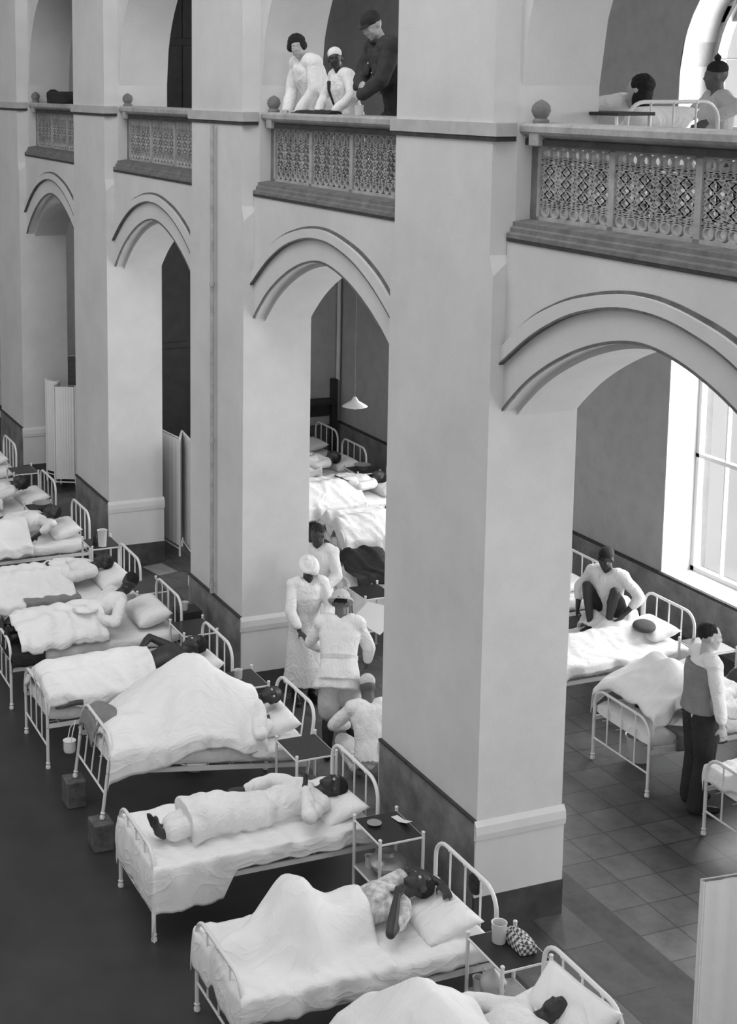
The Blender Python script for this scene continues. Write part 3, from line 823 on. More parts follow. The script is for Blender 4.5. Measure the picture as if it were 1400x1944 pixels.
def top(J, par, m, name='shirt', sleeves=1.0, g=.02, hem=0, flare=.03, voxel=.012, sides='RL', folds=.010, armg=.014):
    """torso garment; sleeves 0..1 of the arm covered; hem = extra length below the pelvis"""
    bm = NB(); s = J['s']; secs = torso_rings(J, g)
    if hem:
        p, a, b, l_, f = secs[0]; dn = (secs[0][0]-secs[1][0]).normalized()
        mid = (J['knR']+J['knL'])/2; hips = (J['hipR']+J['hipL'])/2; dl = (mid-hips)
        ex = []
        L = dl.length
        legdir = dl.normalized()
        for q in (.33, .66, 1):
            dist = hem*q
            if dist <= L: cc = hips+legdir*dist
            else: cc = mid+((J['anR']+J['anL'])/2-mid).normalized()*(dist-L)
            ex.append((cc, secs[1][1]+flare*q, secs[1][2]+flare*q*1.2, l_, f))
        secs = ex[::-1]+[(secs[0][0], secs[1][1], secs[1][2]+.005, l_, f)]+secs[1:]
    loft_ell(bm, secs)
    for n_ in sides:
        sh, el, wr = J['sh'+n_], J['el'+n_], J['wr'+n_]
        tube(bm, [J['chest'].lerp(J['neck'], .6), sh.lerp(J['neck'], .35), sh], [.07*s+g*.3, .066*s+g*.6, .058*s+g*.7], 12, True)
        if sleeves > 0:
            t1 = min(1, sleeves*2); pts = [sh, sh.lerp(el, .5*t1), sh.lerp(el, t1)]; rr = [.055*s+armg, .05*s+armg*1.2, (.043+.008*(1-t1))*s+armg*1.3]
            tube(bm, pts, rr, 12, True)
            if sleeves > .5:
                t2 = (sleeves-.5)*2; tube(bm, [el, el.lerp(wr, t2*.5), el.lerp(wr, t2)], [.044*s+armg, .042*s+armg*1.2, .036*s+armg*1.2], 12, True)
    return fused(name, bm, m, par, voxel, 3, folds=folds, fscale=7)
def bottoms(J, par, m, name='trousers', upto=1.0, g=.016, voxel=.012, flare=0):
    bm = NB(); s = J['s']; secs = torso_rings(J, g*.8)[:3]; secs = [secs[0], secs[1], (secs[1][0].lerp(secs[2][0], .8), secs[2][1]+.008, secs[2][2]+.008, secs[2][3], secs[2][4])]
    loft_ell(bm, secs)
    for n_ in 'RL':
        hp, kn, an = J['hip'+n_], J['kn'+n_], J['an'+n_]
        t1 = min(1, upto*2); tube(bm, [hp, hp.lerp(kn, .4*t1), hp.lerp(kn, .8*t1), hp.lerp(kn, t1)], [.088*s+g, .086*s+g, (.07+.01*(t1 < 1))*s+g+flare*.6, .062*s+g+flare], 14, True)
        if upto > .5:
            t2 = (upto-.5)*2; tube(bm, [kn, kn.lerp(an, t2*.4), kn.lerp(an, t2)], [.060*s+g, .060*s+g, .05*s+g+flare], 14, True)
    return fused(name, bm, m, par, voxel, 3, folds=.008)
def shoes(J, par, m=None, high=.0):
    s = J['s']
    for n_ in 'RL':
        bm = NB(); an, toe, kn = J['an'+n_], J['toe'+n_], J['kn'+n_]; fd = (toe-an)
        z_ = .045*s; a0 = V((an.x, an.y, an.z-.035*s)); fdh = V((fd.x, fd.y, 0)).normalized()
        tube(bm, [a0-fdh*.035*s, a0+fdh*.05*s, V((toe.x, toe.y, a0.z-.01))+fdh*.02], [.043*s, .043*s, .034*s], 12, True)
        tube(bm, [a0, an.lerp(kn, .12+high)], [.043*s, .045*s], 12, True)
        fused('boot' if high > .1 else 'shoe', bm, m or M['leather'], par, .01, 2)
def person(label, loc=(0, 0, 0), rz=0, bed=None, group=None):
    t = thing('person', label, 'person', loc, rz, group)
    if bed: put(t, bed)
    return t

# ------------------------------------------------------------------ bed by bed
def dy(p): return V(p)
# b7: patient with raised knees, nearest
J = lying(1.66, .33, 1.55, .70, 8)
for n_, x in (('R', .32), ('L', .45)): leg(J, n_, (x, .26, .70), (0, 0, 1), (x, .15, .66))
JL = J
J['shL'] = V((.50, 1.34, .74)); J['shR'] = V((.16, 1.36, .74))
J['elR'], J['wrR'] = V((.14, 1.62, .80)), V((.36, 1.72, .80))
J['elL'], J['wrL'] = V((.71, 1.13, .74)), V((.50, 1.29, .87))
t = person('patient nearest the camera, one arm behind head, knees raised under sheet', bed='b7', group='patients lying in the beds')
body(J, t, M['skin'], .009, {'R': dict(d=(1, -.15, -.1), n=(0, 0, 1), side=1, curl=25), 'L': dict(d=(-.7, .6, .1), n=(0, 0, 1), side=-1, curl=25)})
hair(J, t, M['hair'], 'short'); eyes(J, t); top(J, t, M['print'], 'nightshirt', .28, .016)
pillow('b7', 'large white pillow under the nearest patient', .43, 1.62, .655, .66, .44, .08, 0, 14)
sheet('b7', 'white sheet tented over raised knees on the nearest bed', 0, 1.10, legbumps(JL)+[((.36, .3, .68), (.4, .1, .66), .10), ((.38, .55, 1.0), (.42, .58, 1.0), .09)],
      (.10, .17), .26, wr=.016, seed=3, k=1.75)
sheet('b7', 'white bottom sheet under the nearest patient', 1.0, 1.86, [], (.06, .11), 0, wr=.006, seed=31, z0=MZ+.001)

# b6: uncovered patient in white
J = lying(1.68, .46, 1.66, .705, 5)
J['kn'+'R'] = V((.36, .60, .74)); J['anR'] = V((.48, .20, .70)); J['toeR'] = V((.50, .08, .84))
J['knL'] = V((.55, .60, .74)); J['anL'] = V((.56, .17, .71)); J['toeL'] = V((.60, .10, .86))
J['elL'], J['wrL'] = ik(J['shL'], V((.64, 1.33, .93)), .285, .25, (1, -.6, -.3))
J['elR'], J['wrR'] = ik(J['shR'], V((.06, 1.04, .68)), .285, .25, (-1, 0, 0))
t = person('patient in white clothes lying uncovered with bare feet and raised fist', bed='b6', group='patients lying in the beds')
body(J, t, M['skin'], .009, {'L': dict(d=(-.2, .2, 1), n=(0, 1, 0), curl=75), 'R': dict(d=(-.3, -1, 0), n=(0, 0, 1), curl=30)})
hair(J, t, M['hair'], 'skullcap'); eyes(J, t); top(J, t, M['white'], 'nightshirt', .9, .024, hem=.62, flare=.045, folds=.022); bottoms(J, t, M['white'], 'pyjama_trousers', .9, .02, flare=.02)
pillow('b6', 'white pillow under the uncovered patient', .45, 1.64, .66, .64, .40, .075, 4, 14)
sheet('b6', 'rumpled white sheet hanging to the side and end of the second nearest bed', 0, 1.84, [((.45, .3, .64), (.45, 1.3, .64), .06)],
      (.08, .36), .36, wr=.012, seed=5, hem=lambda y, s: .34+.66*max(0, min(1, (.66-y)*9)) if s > 0 else 1)

# b5: big sheet
J = lying(1.66, .46, 1.60, .74, 14)
for n_, x in (('R', .22), ('L', .34)): leg(J, n_, (x+.1, .38, .70), (-.3, 0, 1), (x+.1, .27, .66))
J['hf'] = V((.75, -.1, .55)).normalized()
J['elL'], J['wrL'] = ik(J['shL'], V((.68, 1.50, .74)), .285, .25, (1, -.8, 0))
t = person('patient under a huge white sheet, dark head turned towards the camera', bed='b5', group='patients lying in the beds')
body(J, t, M['skin'], .010); hair(J, t, M['hair'], 'short'); eyes(J, t); top(J, t, M['white'], 'nightshirt', 1, .018)
pillow('b5', 'white pillow under the patient with the huge sheet', .42, 1.64, .70, .66, .40, .10, -4, 18)
sheet('b5', 'huge white sheet covering the bed raised on blocks', .02, 1.44, legbumps(J)+
      [((.22, .84, 1.10), (.26, .92, 1.12), .12), ((.24, .86, 1.04), (.34, .40, .76), .13), ((.3, .9, 1.0), (.42, 1.38, .80), .20), ((.6, .2, .66), (.6, 1.2, .68), .16)],
      (.12, .16), .06, wr=.008, seed=9, k=.95, hem=lambda y, s: 1 if s < 0 else .55+1.15*max(0, 1-y/1.0))
sheet('b5', 'white bottom sheet at the head of the bed on blocks', 1.3, 1.87, [], (.05, .09), 0, wr=.006, seed=91, z0=MZ+.001)
sheet('b5', 'dark grey cloth lying over the foot rail of the bed on blocks', .0, .22, [((.12, .1, .66), (.3, .12, .68), .10)], (.02, .0), .16, m='grey', wr=.02, seed=17, x0=.05, x1=.42, z0=MZ+.03, cat='blanket')

# b4
J = lying(1.68, .52, 1.60, .72, 14)
J['elL'], J['wrL'] = ik(J['shL'], V((.76, 1.10, .68)), .285, .25, (1, .3, 0))
J['elR'], J['wrR'] = ik(J['shR'], V((.30, 1.10, .84)), .285, .25, (-1, 0, .2))
J['hf'] = V((-.25, -.45, .85)).normalized()
t = person('bare-chested patient propped on a pillow, white sheet to the waist', bed='b4', group='patients lying in the beds')
body(J, t, M['skin'], .010, {'L': dict(d=(0, -1, 0), n=(0, 0, 1), curl=20), 'R': dict(d=(.6, -.6, -.2), n=(0, 0, 1), curl=25)}); hair(J, t, M['hair'], 'short'); eyes(J, t)
pillow('b4', 'white pillow under the bare-chested patient', .42, 1.64, .68, .66, .40, .10, 3, 20)
sheet('b4', 'white sheet with lengthwise folds over the bare-chested patient', .02, 1.12, legbumps(J)+[((.42, .15, .72), (.42, 1.0, .74), .17), ((.62, .15, .70), (.58, 1.0, .74), .13), ((.4, .1, .72), (.6, .1, .72), .12)],
      (.10, .10), .1, wr=.014, seed=13, k=.8)
sheet('b4', 'white bottom sheet showing beside the bare-chested patient', 1.05, 1.86, [], (.06, .09), 0, wr=.006, seed=131, z0=MZ+.001)
sheet('b4', 'dark folded blanket across the foot of the fourth bed', .06, .34, [], (.0, .06), 0, m='blanket', wr=.01, seed=19, x0=.52, x1=.84, z0=MZ+.06, cat='blanket')

# b3 sitting up with a plate
J = lying(1.66, .50, 1.40, .70, 34)
J['elL'], J['wrL'] = ik(J['shL'], V((.66, .98, .82)), .285, .25, (1, -.1, -.5))
J['elR'], J['wrR'] = ik(J['shR'], V((.42, .96, .85)), .285, .25, (-1, -.1, -.5))
J['hf'] = V((.35, -.85, .0)).normalized(); J['hu'] = V((0, .15, 1)).normalized()
t = person('patient sitting up in bed holding a white plate', bed='b3', group='patients lying in the beds')
body(J, t, M['skin'], .011, {'L': dict(d=(-.2, -1, 0), n=(0, 0, -1), curl=25), 'R': dict(d=(.3, -1, 0), n=(0, 0, -1), curl=25)}); hair(J, t, M['hair'], 'short'); top(J, t, M['white'], 'shirt', .9, .02)
pillow('b3', 'crumpled white pillow behind the patient with the plate', .42, 1.62, .72, .66, .40, .12, 0, 16)
t = thing('plate', 'white oval plate held by the patient sitting up', 'plate'); put(t, 'b3')
bm = NB(); lathe(bm, [(.001, .86), (.07, .86), (.10, .875), (.135, .89), (.137, .896), (.1, .885), (.07, .87), (.001, .87)], (.60, .87, 0), 28); finish('dish', bm, M['enamel'], t)
sheet('b3', 'rumpled white sheet over the legs of the patient with the plate', .10, 1.06, legbumps(J)+[((.36, .2, .70), (.38, 1.0, .76), .15), ((.58, .2, .70), (.56, 1.0, .76), .14)], (.10, .08), 0, wr=.03, seed=23, k=.8)
sheet('b3', 'dark blanket at the foot of the bed before the drainpipe', .02, .36, [], (.08, .14), .08, m='black', wr=.012, seed=29, z0=MZ+.006, cat='blanket')

# bD, bC, bB, bA
def patient(bed, label, cx, hy, sheet_lab, pil_lab, prop=8, seed=1, bumps=None, shirt='white', skin='skin', knees=None, turn=(0, 0, 1), y1=1.12, hang=(.1, .12), vox=.013, foot=.1, arms=None, hem=None):
    J = lying(1.66, cx, hy, .70, prop)
    if knees:
        for n_, dx in (('R', -.1), ('L', .1)): leg(J, n_, (cx+dx, knees[0]-.3, .68), (0, 0, 1), (cx+dx, knees[0]-.42, .66))
    J['hf'] = V(turn).normalized()
    if abs(J['hf'].dot(J['hu'])) > .9: J['hu'] = V((0, 1, .3)).normalized()
    hy_ = hy-.62
    for n_, sd in (('R', -1), ('L', 1)):
        J['el'+n_], J['wr'+n_] = ik(J['sh'+n_], V((cx+sd*.12, hy-.62, .84)), .285, .25, (sd, 0, -.2))
    if arms:
        for n_, (w_, p_) in arms.items(): J['el'+n_], J['wr'+n_] = ik(J['sh'+n_], V(w_), .285, .25, p_)
    t = person(label, bed=bed, group='patients lying in the beds')
    body(J, t, M[skin], vox); hair(J, t, M['hair'], 'short', .012)
    if shirt: top(J, t, M[shirt], 'nightshirt', .8, .016, voxel=.015)
    pillow(bed, pil_lab, BW/2, 1.63, .67, .64, .40, .09, seed % 9-4, 14)
    sheet(bed, sheet_lab, .02, y1, legbumps(J)+(bumps or [((cx-.1, .15, .70), (cx-.1, 1.2, .72), .15), ((cx+.1, .15, .70), (cx+.1, 1.2, .72), .15)]), hang, foot, wr=.022, seed=seed, k=.85, hem=hem)
    return t
patient('bD', 'patient with dark head on pillow before the folding screen arch', .34, 1.58, 'white sheet on the bed before the folding screen arch', 'white pillow before the folding screen arch', 10, 33, turn=(.2, -.2, 1), hang=(.1, .1))
sheet('bD', 'grey blanket folded along the near edge of a white bed', .5, 1.15, [], (.0, .10), 0, m='grey', wr=.012, seed=37, x0=.72, x1=.85, z0=MZ+.03, cat='blanket')
patient('bC', 'patient with dark head raised in the bed beside the white tankard', .40, 1.50, 'white sheet on the bed left of the white tankard', 'white pillow left of the white tankard', 16, 39, turn=(.2, -.3, 1), arms={'L': ((.78, 1.2, .72), (1, 0, 0))})
sheet('bC', 'small dark cloth lying on the sheet near the left edge', .42, .66, [], (0, 0), 0, m='dark', wr=.012, seed=41, x0=.32, x1=.62, z0=MZ+.27, cat='cloth')
patient('bB', 'patient reclining third from the far end of the nave row', .52, 1.46, 'white sheet with raised knees third from the far end', 'white pillow third from the far end of the nave row', 18, 43, knees=(.75,),
        bumps=[((.52, .75, .98), (.52, .78, 1.0), .12), ((.5, .4, .72), (.52, .8, .9), .16), ((.52, .8, .9), (.5, 1.1, .74), .18)])
pillow('bA', 'white pillow on the bed at the left edge of the view', BW/2, 1.62, .67)
sheet('bA', 'white sheet on the bed at the left edge of the view', .02, 1.5, [((.4, .2, .70), (.4, 1.3, .72), .17)], (.1, .12), .1, wr=.02, seed=47)

# b8 at the bottom edge
patient('b8', 'patient in the bed cut off by the bottom edge, dark head on pillow', .47, 1.66, 'white sheet cut off by the bottom edge, peaked at the knees', 'crumpled white pillow at the bottom edge', 6, 51, knees=(.92,), turn=(.3, 0, 1), vox=.01,
        bumps=[((.34, .90, .92), (.36, .92, .94), .10), ((.36, .5, .72), (.36, .9, .84), .15), ((.36, .9, .84), (.4, 1.2, .72), .16)], y1=1.14)
pillow('b8', 'second white pillow peaking against the bottom right headboard', .5, 1.74, .80, .66, .34, .09, 6, 50)

# aisle beds
for b_, s_, lab in (('R1', 61, 'white sheet on the bed behind the squatting man'), ('R4', 67, 'white sheet on the bed at the right edge of the aisle'),
                    ('m0', 71, 'white sheet on the bed in the far corner')):
    sheet(b_, lab, .02, 1.5, [((.4, .2, .68), (.4, 1.3, .70), .13)], (.1, .12), .12, wr=.02, seed=s_)
    pillow(b_, {'R1': 'white pillow behind the squatting man', 'R4': 'white pillow on the bed at the right edge', 'm0': 'white pillow in the far corner bed'}[b_], BW/2, 1.62, .67)
sheet('R2', 'wide white cover on the bed with the dark oval cushion', .0, 1.80, [((.4, .3, .64), (.4, 1.5, .66), .10)], (.20, .14), .22, wr=.014, seed=73, hem=lambda y, s: .6+.9*max(0, 1-y/.5))
pillow('R2', 'white pillow behind the dark oval cushion', BW/2, 1.66, .69)
t = thing('cushion', 'dark grey oval cushion lying by a white pillow in the aisle', 'cushion'); put(t, 'R2')
bm = NB(); ell(bm, (.50, 1.50, .76), (.17, .12, .05), Matrix.Rotation(R(-35), 3, 'Z')); finish('cushion_body', bm, M['blockc'], t)
t = patient('R3', 'patient beyond the man in dark trousers, dark head at right edge', .47, 1.28, 'rumpled white sheet heaped beside the man in dark trousers', 'white pillow at the right edge of the aisle', 10, 79, turn=(.3, -.3, 1), hang=(.20, .12), foot=.06, y1=.95, knees=(.62,),
        bumps=[((.35, .5, .84), (.45, .75, .92), .14), ((.3, .15, .70), (.4, .8, .76), .15)])
sheet('R3', 'dark blanket hanging at the side of the bed in front of the man', .25, .8, [], (.0, .16), 0, m='blanket', wr=.012, seed=83, x0=.70, x1=.85, z0=MZ-.02, cat='blanket')
patient('m1', 'patient with dark head framed by a white pillow near the corner lamp', .56, 1.46, 'white sheet on the bed below the small lamp', 'white pillow below the small lamp', 8, 87)
patient('m2', 'patient with dark head beside the white locker in the aisle', .36, 1.56, 'broad white sheet on the bed beside the aisle locker', 'white pillow beside the aisle locker', 8, 89, hang=(.1, .2))
patient('m3', 'patient with thin bare arm lying on a white sheet', .42, 1.52, 'white sheet under a thin bare arm', 'white pillow beyond the thin bare arm', 10, 93, foot=.2, hang=(.1, .3), arms={'L': ((.62, 1.0, .86), (1, .2, 0))}, y1=.95)
sheet('m4', 'white sheet on the bed behind the sun-helmeted person', .02, 1.5, [((.4, .2, .68), (.4, 1.3, .70), .13)], (.1, .3), .12, wr=.02, seed=97)
sheet('m4', 'dark jacket thrown on the bed behind the sun-helmeted person', .06, .62, [((.35, .2, .84), (.4, .5, .86), .12)], (.0, .1), 0, m='dark', wr=.03, seed=99, x0=.1, x1=.80, z0=MZ+.17, cat='jacket')
pillow('m4', 'white pillow on the bed behind the sun-helmeted person', BW/2, 1.62, .67)

# grey blocks under the raised bed
for i, (x, lab) in enumerate(((-12.22, 'grey wooden block under the far foot leg of the raised bed'), (-11.39, 'grey wooden block under the near foot leg of the raised bed'))):
    o = boxobj('wooden_block', (x-.10, 3.32, 0), (x+.10, 3.50, .245), M['block'], None, .01); tag(o, lab, 'block')
t = thing('tin_can', 'small white can hanging from the foot rail of the raised bed', 'can', (-12.23, 3.375, .50))
bm = NB(); lathe(bm, [(.001, 0), (.05, .0), (.055, .02), (.055, .10), (.06, .105), (.05, .105), (.001, .09)], (0, 0, .0), 16); finish('can_body', bm, M['enamel'], t)
bm = NB(); tube(bm, [(-.05, 0, .10), (-.045, .02, .2), (0, .06, .28), (.045, .02, .2), (.05, 0, .10)], .005, 6); finish('handle', bm, M['iron'], t)
t = thing('cap', 'dark cap hanging on the head rail of the nearest bed', 'cap', (-8.42, 5.25, .86))
bm = NB(); ell(bm, (0, 0, 0), (.06, .045, .075)); ell(bm, (.0, -.02, .05), (.035, .03, .04)); fused('cap_body', bm, M['black'], t, .008)

# ------------------------------------------------------------------ lockers
def make_table(loc, label, rz=0):
    t = thing('bedside_table', label, 'bedside table', loc, rz, 'white iron bedside tables')
    w_, l, h = .43, .37, .74
    for x in (0, w_):
        for y in (0, l):
            bm = NB(); tube(bm, [(x, y, 0), (x, y, h+.02)], .0135, 8); ell(bm, (x, y, h+.022), (.016, .016, .012), sub=2); ell(bm, (x, y, .012), (.02, .02, .012), sub=2); finish('leg', bm, M['iron'], t)
    for z, nm in ((h-.02, 'tabletop'), (.34, 'shelf')):
        bm = NB(); box(bm, (.004, .004, z), (w_-.004, l-.004, z+.012)); o = finish(nm, bm, M['glasstop'] if nm == 'tabletop' else M['tin'], t, smooth=False)
        bm = NB(); tube(bm, [(0, 0, z), (w_, 0, z), (w_, l, z), (0, l, z), (0, 0, z)], .0095, 8); finish('rim', bm, M['iron'], o)
    return t
tabs = {'67': ((-9.80, 5.0, 0), 'bedside table with dark top left of the nearest bed'),
        '78': ((-8.06, 4.98, 0), 'bedside table with checked cloth and tankard at the bottom'),
        '56': ((-11.32, 5.0, 0), 'bedside table right of the bed on blocks'),
        '45': ((-12.90, 5.05, 0), 'bedside table between the bed on blocks and the next left'),
        '34': ((-14.38, 5.1, 0), 'bedside table left of the bare-chested patient'),
        'DE': ((-15.78, 5.05, 0), 'bedside table behind the patient with the plate'),
        'CD': ((-17.55, 5.05, 0), 'bedside table carrying the tall white tankard'),
        'BC': ((-19.35, 4.75, 0), 'bedside table third from the far end of the nave row'),
        'AB': ((-21.4, 5.0, 0), 'bedside table farthest left in the nave row'),
        'm': ((-19.62, 9.75, 0), 'bedside table in the aisle next to the corner lamp'),
        'R12': ((-13.62, 9.9, 0), 'bedside table behind the squatting man'),
        'R23': ((-12.02, 9.85, 0), 'bedside table right of the man in dark trousers'),
        'm34': ((-14.72, 7.38, 0), 'bedside table behind the sun-helmeted person, partly hidden by the pillar')}
t0 = None
for k_, (loc, lab) in tabs.items():
    if t0 is None: t0 = make_table(loc, lab)
    else: copytree(t0, loc=loc, label=lab)
# things on the lockers
def vessel(name, label, cat, loc, prof_, m, handle=None, seg=24, spout=None):
    t = thing(name, label, cat, loc)
    bm = NB(); lathe(bm, prof_, (0, 0, 0), seg); finish(name+'_body', bm, M[m], t)
    if handle: bm = NB(); tube(bm, handle, .006, 8); finish('handle', bm, M[m], t)
    if spout: bm = NB(); tube(bm, spout[0], spout[1], 8); finish('spout', bm, M[m], t)
    return t
TZ = .735
cup = [(.001, .0), (.035, .0), (.038, .005), (.04, .085), (.043, .09), (.037, .088), (.034, .01), (.001, .008)]
bowl = [(.001, .0), (.04, .0), (.045, .01), (.10, .055), (.125, .075), (.13, .08), (.12, .076), (.09, .05), (.04, .018), (.001, .015)]
vessel('saucer', 'pale saucer on the dark table left of the nearest bed', 'saucer', (-9.66, 5.10, TZ), [(.001, 0), (.03, .0), (.055, .012), (.058, .016), (.03, .008), (.001, .006)], 'tin')
t = thing('letter', 'folded white paper on the dark table left of the nearest bed', 'paper', (-9.62, 5.31, TZ), R(8))
bm = NB(); loft(bm, [[V((-.10, y, .001)), V((.0, y, .004)), V((.10, y, .04)), V((.10, y, .041)), V((.0, y, .007)), V((-.10, y, .003))] for y in (-.02, .04)]); finish('sheet_of_paper', bm, M['paper'], t, smooth=False)
vessel('enamel_bowl', 'rounded tin bowl on the shelf of the table left of nearest bed', 'bowl', (-9.58, 5.18, .352), [(.001, 0), (.05, .0), (.10, .03), (.14, .08), (.145, .10), (.12, .14), (.08, .155), (.06, .16), (.055, .19), (.03, .195), (.001, .195)], 'tin')
vessel('cup', 'small white cup on the shelf left of the nearest bed', 'cup', (-9.72, 5.10, .352), cup, 'enamel', [(.04, 0, .07), (.07, 0, .06), (.065, 0, .03), (.04, 0, .02)])
vessel('enamel_bowl', 'grey bowl on the shelf right of the bed on blocks', 'bowl', (-11.08, 5.18, .352), bowl, 'tin')
vessel('tankard', 'tall white enamel tankard on the table at the bottom', 'mug', (-7.93, 5.14, TZ), [(.001, 0), (.045, 0), (.047, .004), (.05, .13), (.054, .14), (.047, .138), (.043, .01), (.001, .01)], 'enamel', [(-.05, 0, .12), (-.085, 0, .10), (-.085, 0, .05), (-.048, 0, .03)])
vessel('teapot', 'white enamel teapot on the shelf of the bottom table', 'teapot', (-7.95, 5.12, .352), [(.001, 0), (.05, 0), (.08, .03), (.09, .08), (.07, .13), (.04, .15), (.035, .155), (.02, .165), (.008, .18), (.001, .185)], 'enamel', [(-.08, 0, .11), (-.13, 0, .12), (-.13, 0, .05), (-.08, 0, .04)], spout=([(.07, 0, .06), (.12, 0, .10), (.15, .0, .15)], [.02, .013, .01]))
vessel('cup', 'white cup on the shelf next to the teapot', 'cup', (-8.02, 5.05, .352), cup, 'enamel', [(-.04, 0, .07), (-.07, 0, .06), (-.065, 0, .03), (-.04, 0, .02)])
t = thing('checked_bundle', 'checked cloth bundle on the table behind the tankard', 'bundle', (-7.84, 5.24, TZ))
bm = NB(); box(bm, (-.14, -.06, 0), (.12, .07, .06)); ell(bm, (0, .01, .06), (.13, .06, .03)); tube(bm, [(-.11, .0, .07), (-.04, .0, .10), (.05, .0, .10), (.11, .0, .06)], .014, 8)
fused('cloth_bundle', bm, M['check'], t, .012, 4)
vessel('tankard', 'tall white tankard against the pillar dado in the distance', 'mug', (-17.18, 5.2, TZ), [(.001, 0), (.045, 0), (.05, .004), (.06, .20), (.066, .21), (.055, .205), (.045, .01), (.001, .01)], 'enamel', [(-.06, 0, .17), (-.10, 0, .15), (-.10, 0, .07), (-.055, 0, .05)])
vessel('bottle', 'small dark bottle beside the distant white tankard', 'bottle', (-17.32, 5.15, TZ), [(.001, 0), (.03, 0), (.032, .08), (.012, .11), (.012, .14), (.001, .14)], 'leather')
vessel('enamel_bowl', 'small bowl on the distant table near the left edge', 'bowl', (-19.1, 4.93, TZ), bowl, 'tin')
vessel('enamel_bowl', 'shallow bowl on the aisle table below the lamp', 'bowl', (-19.4, 9.93, TZ), bowl, 'tin')
vessel('cup', 'white cup on the table between the two nearest raised beds', 'cup', (-12.7, 5.2, TZ), cup, 'enamel')
t = thing('flower_stand', 'small dark stand holding two white cups beside the drainpipe foot', 'stand', (-14.75, 5.42, 0))
boxobj('cabinet', (-.12, -.12, 0), (.12, .14, .72), M['wood'], t, .006)
for z, x in ((.72, .03), (.45, .08)): bm = NB(); lathe(bm, cup, (x, -.15 if z < .7 else -.03, z), 16); finish('cup', bm, M['enamel'], t)

# pendant lamp
t = thing('pendant_lamp', 'white enamel pendant lamp hanging in the aisle', 'lamp', (-16.55, 8.35, 0))
bm = NB(); lathe(bm, [(.02, 2.52), (.03, 2.50), (.05, 2.47), (.16, 2.405), (.165, 2.40), (.06, 2.44), (.02, 2.47)]); finish('lamp_shade', bm, M['enamel'], t)
bm = NB(); ell(bm, (0, 0, 2.40), (.04, .04, .045)); finish('bulb', bm, M['enamel'], t)
bm = NB(); tube(bm, [(0, 0, 2.50), (0, 0, 5.0)], .003, 6); finish('cord', bm, M['grey'], t)

# ------------------------------------------------------------------ people on the floor
# tall attendant, half behind the pillar
J = standing(1.64); arm(J, 'R', (.10, .28, 1.02), (1, -.3, -.5)); arm(J, 'L', (-.12, .30, 1.0), (-1, -.3, -.5))
J['hf'] = V((.2, .9, -.3)).normalized()
t = person('tall person in white gown half hidden by the pillar, dark hair', (-14.35, 6.81, 0), R(-125))
body(J, t, M['skin'], .012); hair(J, t, M['hair'], 'short'); top(J, t, M['white'], 'gown', 1, .03, hem=.62, flare=.05)
shoes(J, t)
# turbaned orderly
J = standing(1.60, 8); arm(J, 'R', (.16, .30, .88), (1, -.4, -.3)); arm(J, 'L', (-.10, .32, .92), (-1, -.3, -.4))
J['hf'] = V((0, .75, -.65)).normalized(); J['hu'] = V((0, .6, .8)).normalized()
t = person('orderly in white turban and long white robe looking down', (-13.55, 6.30, 0), R(-95))
body(J, t, M['skin'], .011, {'R': dict(d=(-.3, 1, -.3), n=(0, 0, 1)), 'L': dict(d=(.3, 1, -.2), n=(0, 0, 1))}); hair(J, t, M['white'], 'turban'); top(J, t, M['white'], 'robe', .85, .028, hem=.62, flare=.05)
shoes(J, t)
# officer with sun helmet, seen from behind
J = standing(1.66, 26, drop=.02); arm(J, 'R', (.26, .34, .82), (1, -.6, .1)); arm(J, 'L', (-.14, .42, .92), (-1, -.5, .1))
J['hf'] = V((0, .8, -.6)).normalized(); J['hu'] = V((0, .55, .83)).normalized()
J['anR'] = V((.14, .08, .085)); J['toeR'] = V((.17, .22, .03)); J['knR'] = V((.12, .12, .47))
t = person('person in pale sun helmet, white jacket and shorts seen from behind', (-12.18, 6.02, 0), R(62))
body(J, t, M['skinm'], .010, {'R': dict(d=(-.2, 1, .1), n=(1, 0, 0)), 'L': dict(d=(.2, 1, .1), n=(-1, 0, 0))}); hair(J, t, M['hair'], 'short'); hair(J, t, M['offw'], 'helmet')
bottoms(J, t, M['offw'], 'shorts', .47, .022, flare=.02); top(J, t, M['white'], 'jacket', .8, .045, hem=.17, flare=.06)
bm = NB(); q = torso_rings(J, .052)[2]; loft_ell(bm, [(q[0]+V((0, 0, z)), q[1], q[2]+.006, q[3], q[4]) for z in (-.02, .025)]); finish('belt', bm, M['white'], t)
bm = NB()
for n_ in 'RL': tube(bm, [J['kn'+n_]-V((0, 0, .06)), J['kn'+n_].lerp(J['an'+n_], .4), J['an'+n_]], [.057, .063, .04], 12, True)
fused('stockings', bm, M['dark'], t, .01); shoes(J, t, high=.12)
t = thing('paper_sheet', 'large white paper held open beyond the person in sun helmet', 'paper', (-12.62, 6.50, 1.12), R(20))
bm = NB(); loft(bm, [[V((x, .0, z+.03*math.sin(x*6))) for x, z in ((-.22, -.02), (0, .01), (.22, -.06), (.22, -.056), (0, .014), (-.22, -.016))], [V((x, .30, z+.02)) for x, z in ((-.22, .10), (0, .12), (.22, .08), (.22, .084), (0, .124), (-.22, .104))]])
finish('paper_leaf', bm, M['paper'], t)
# person crouching beside the nearest pillar
J = standing(1.62, 30, drop=.62)
for n_, sd in (('R', 1), ('L', -1)): leg(J, n_, (sd*.13, .05, .085), (sd*.3, 1, .2), (sd*.15, .22, .03)); arm(J, n_, (sd*.15, .45, .38), (sd, -.2, -.4))
t = person('person crouching in white by the left side of the nearest pillar', (-11.62, 6.12, 0), R(75))
body(J, t, M['skinm'], .012); hair(J, t, M['offw'], 'skullcap'); top(J, t, M['white'], 'tunic', .9, .035, hem=.22, flare=.06); bottoms(J, t, M['white'], 'trousers', .9, .02)
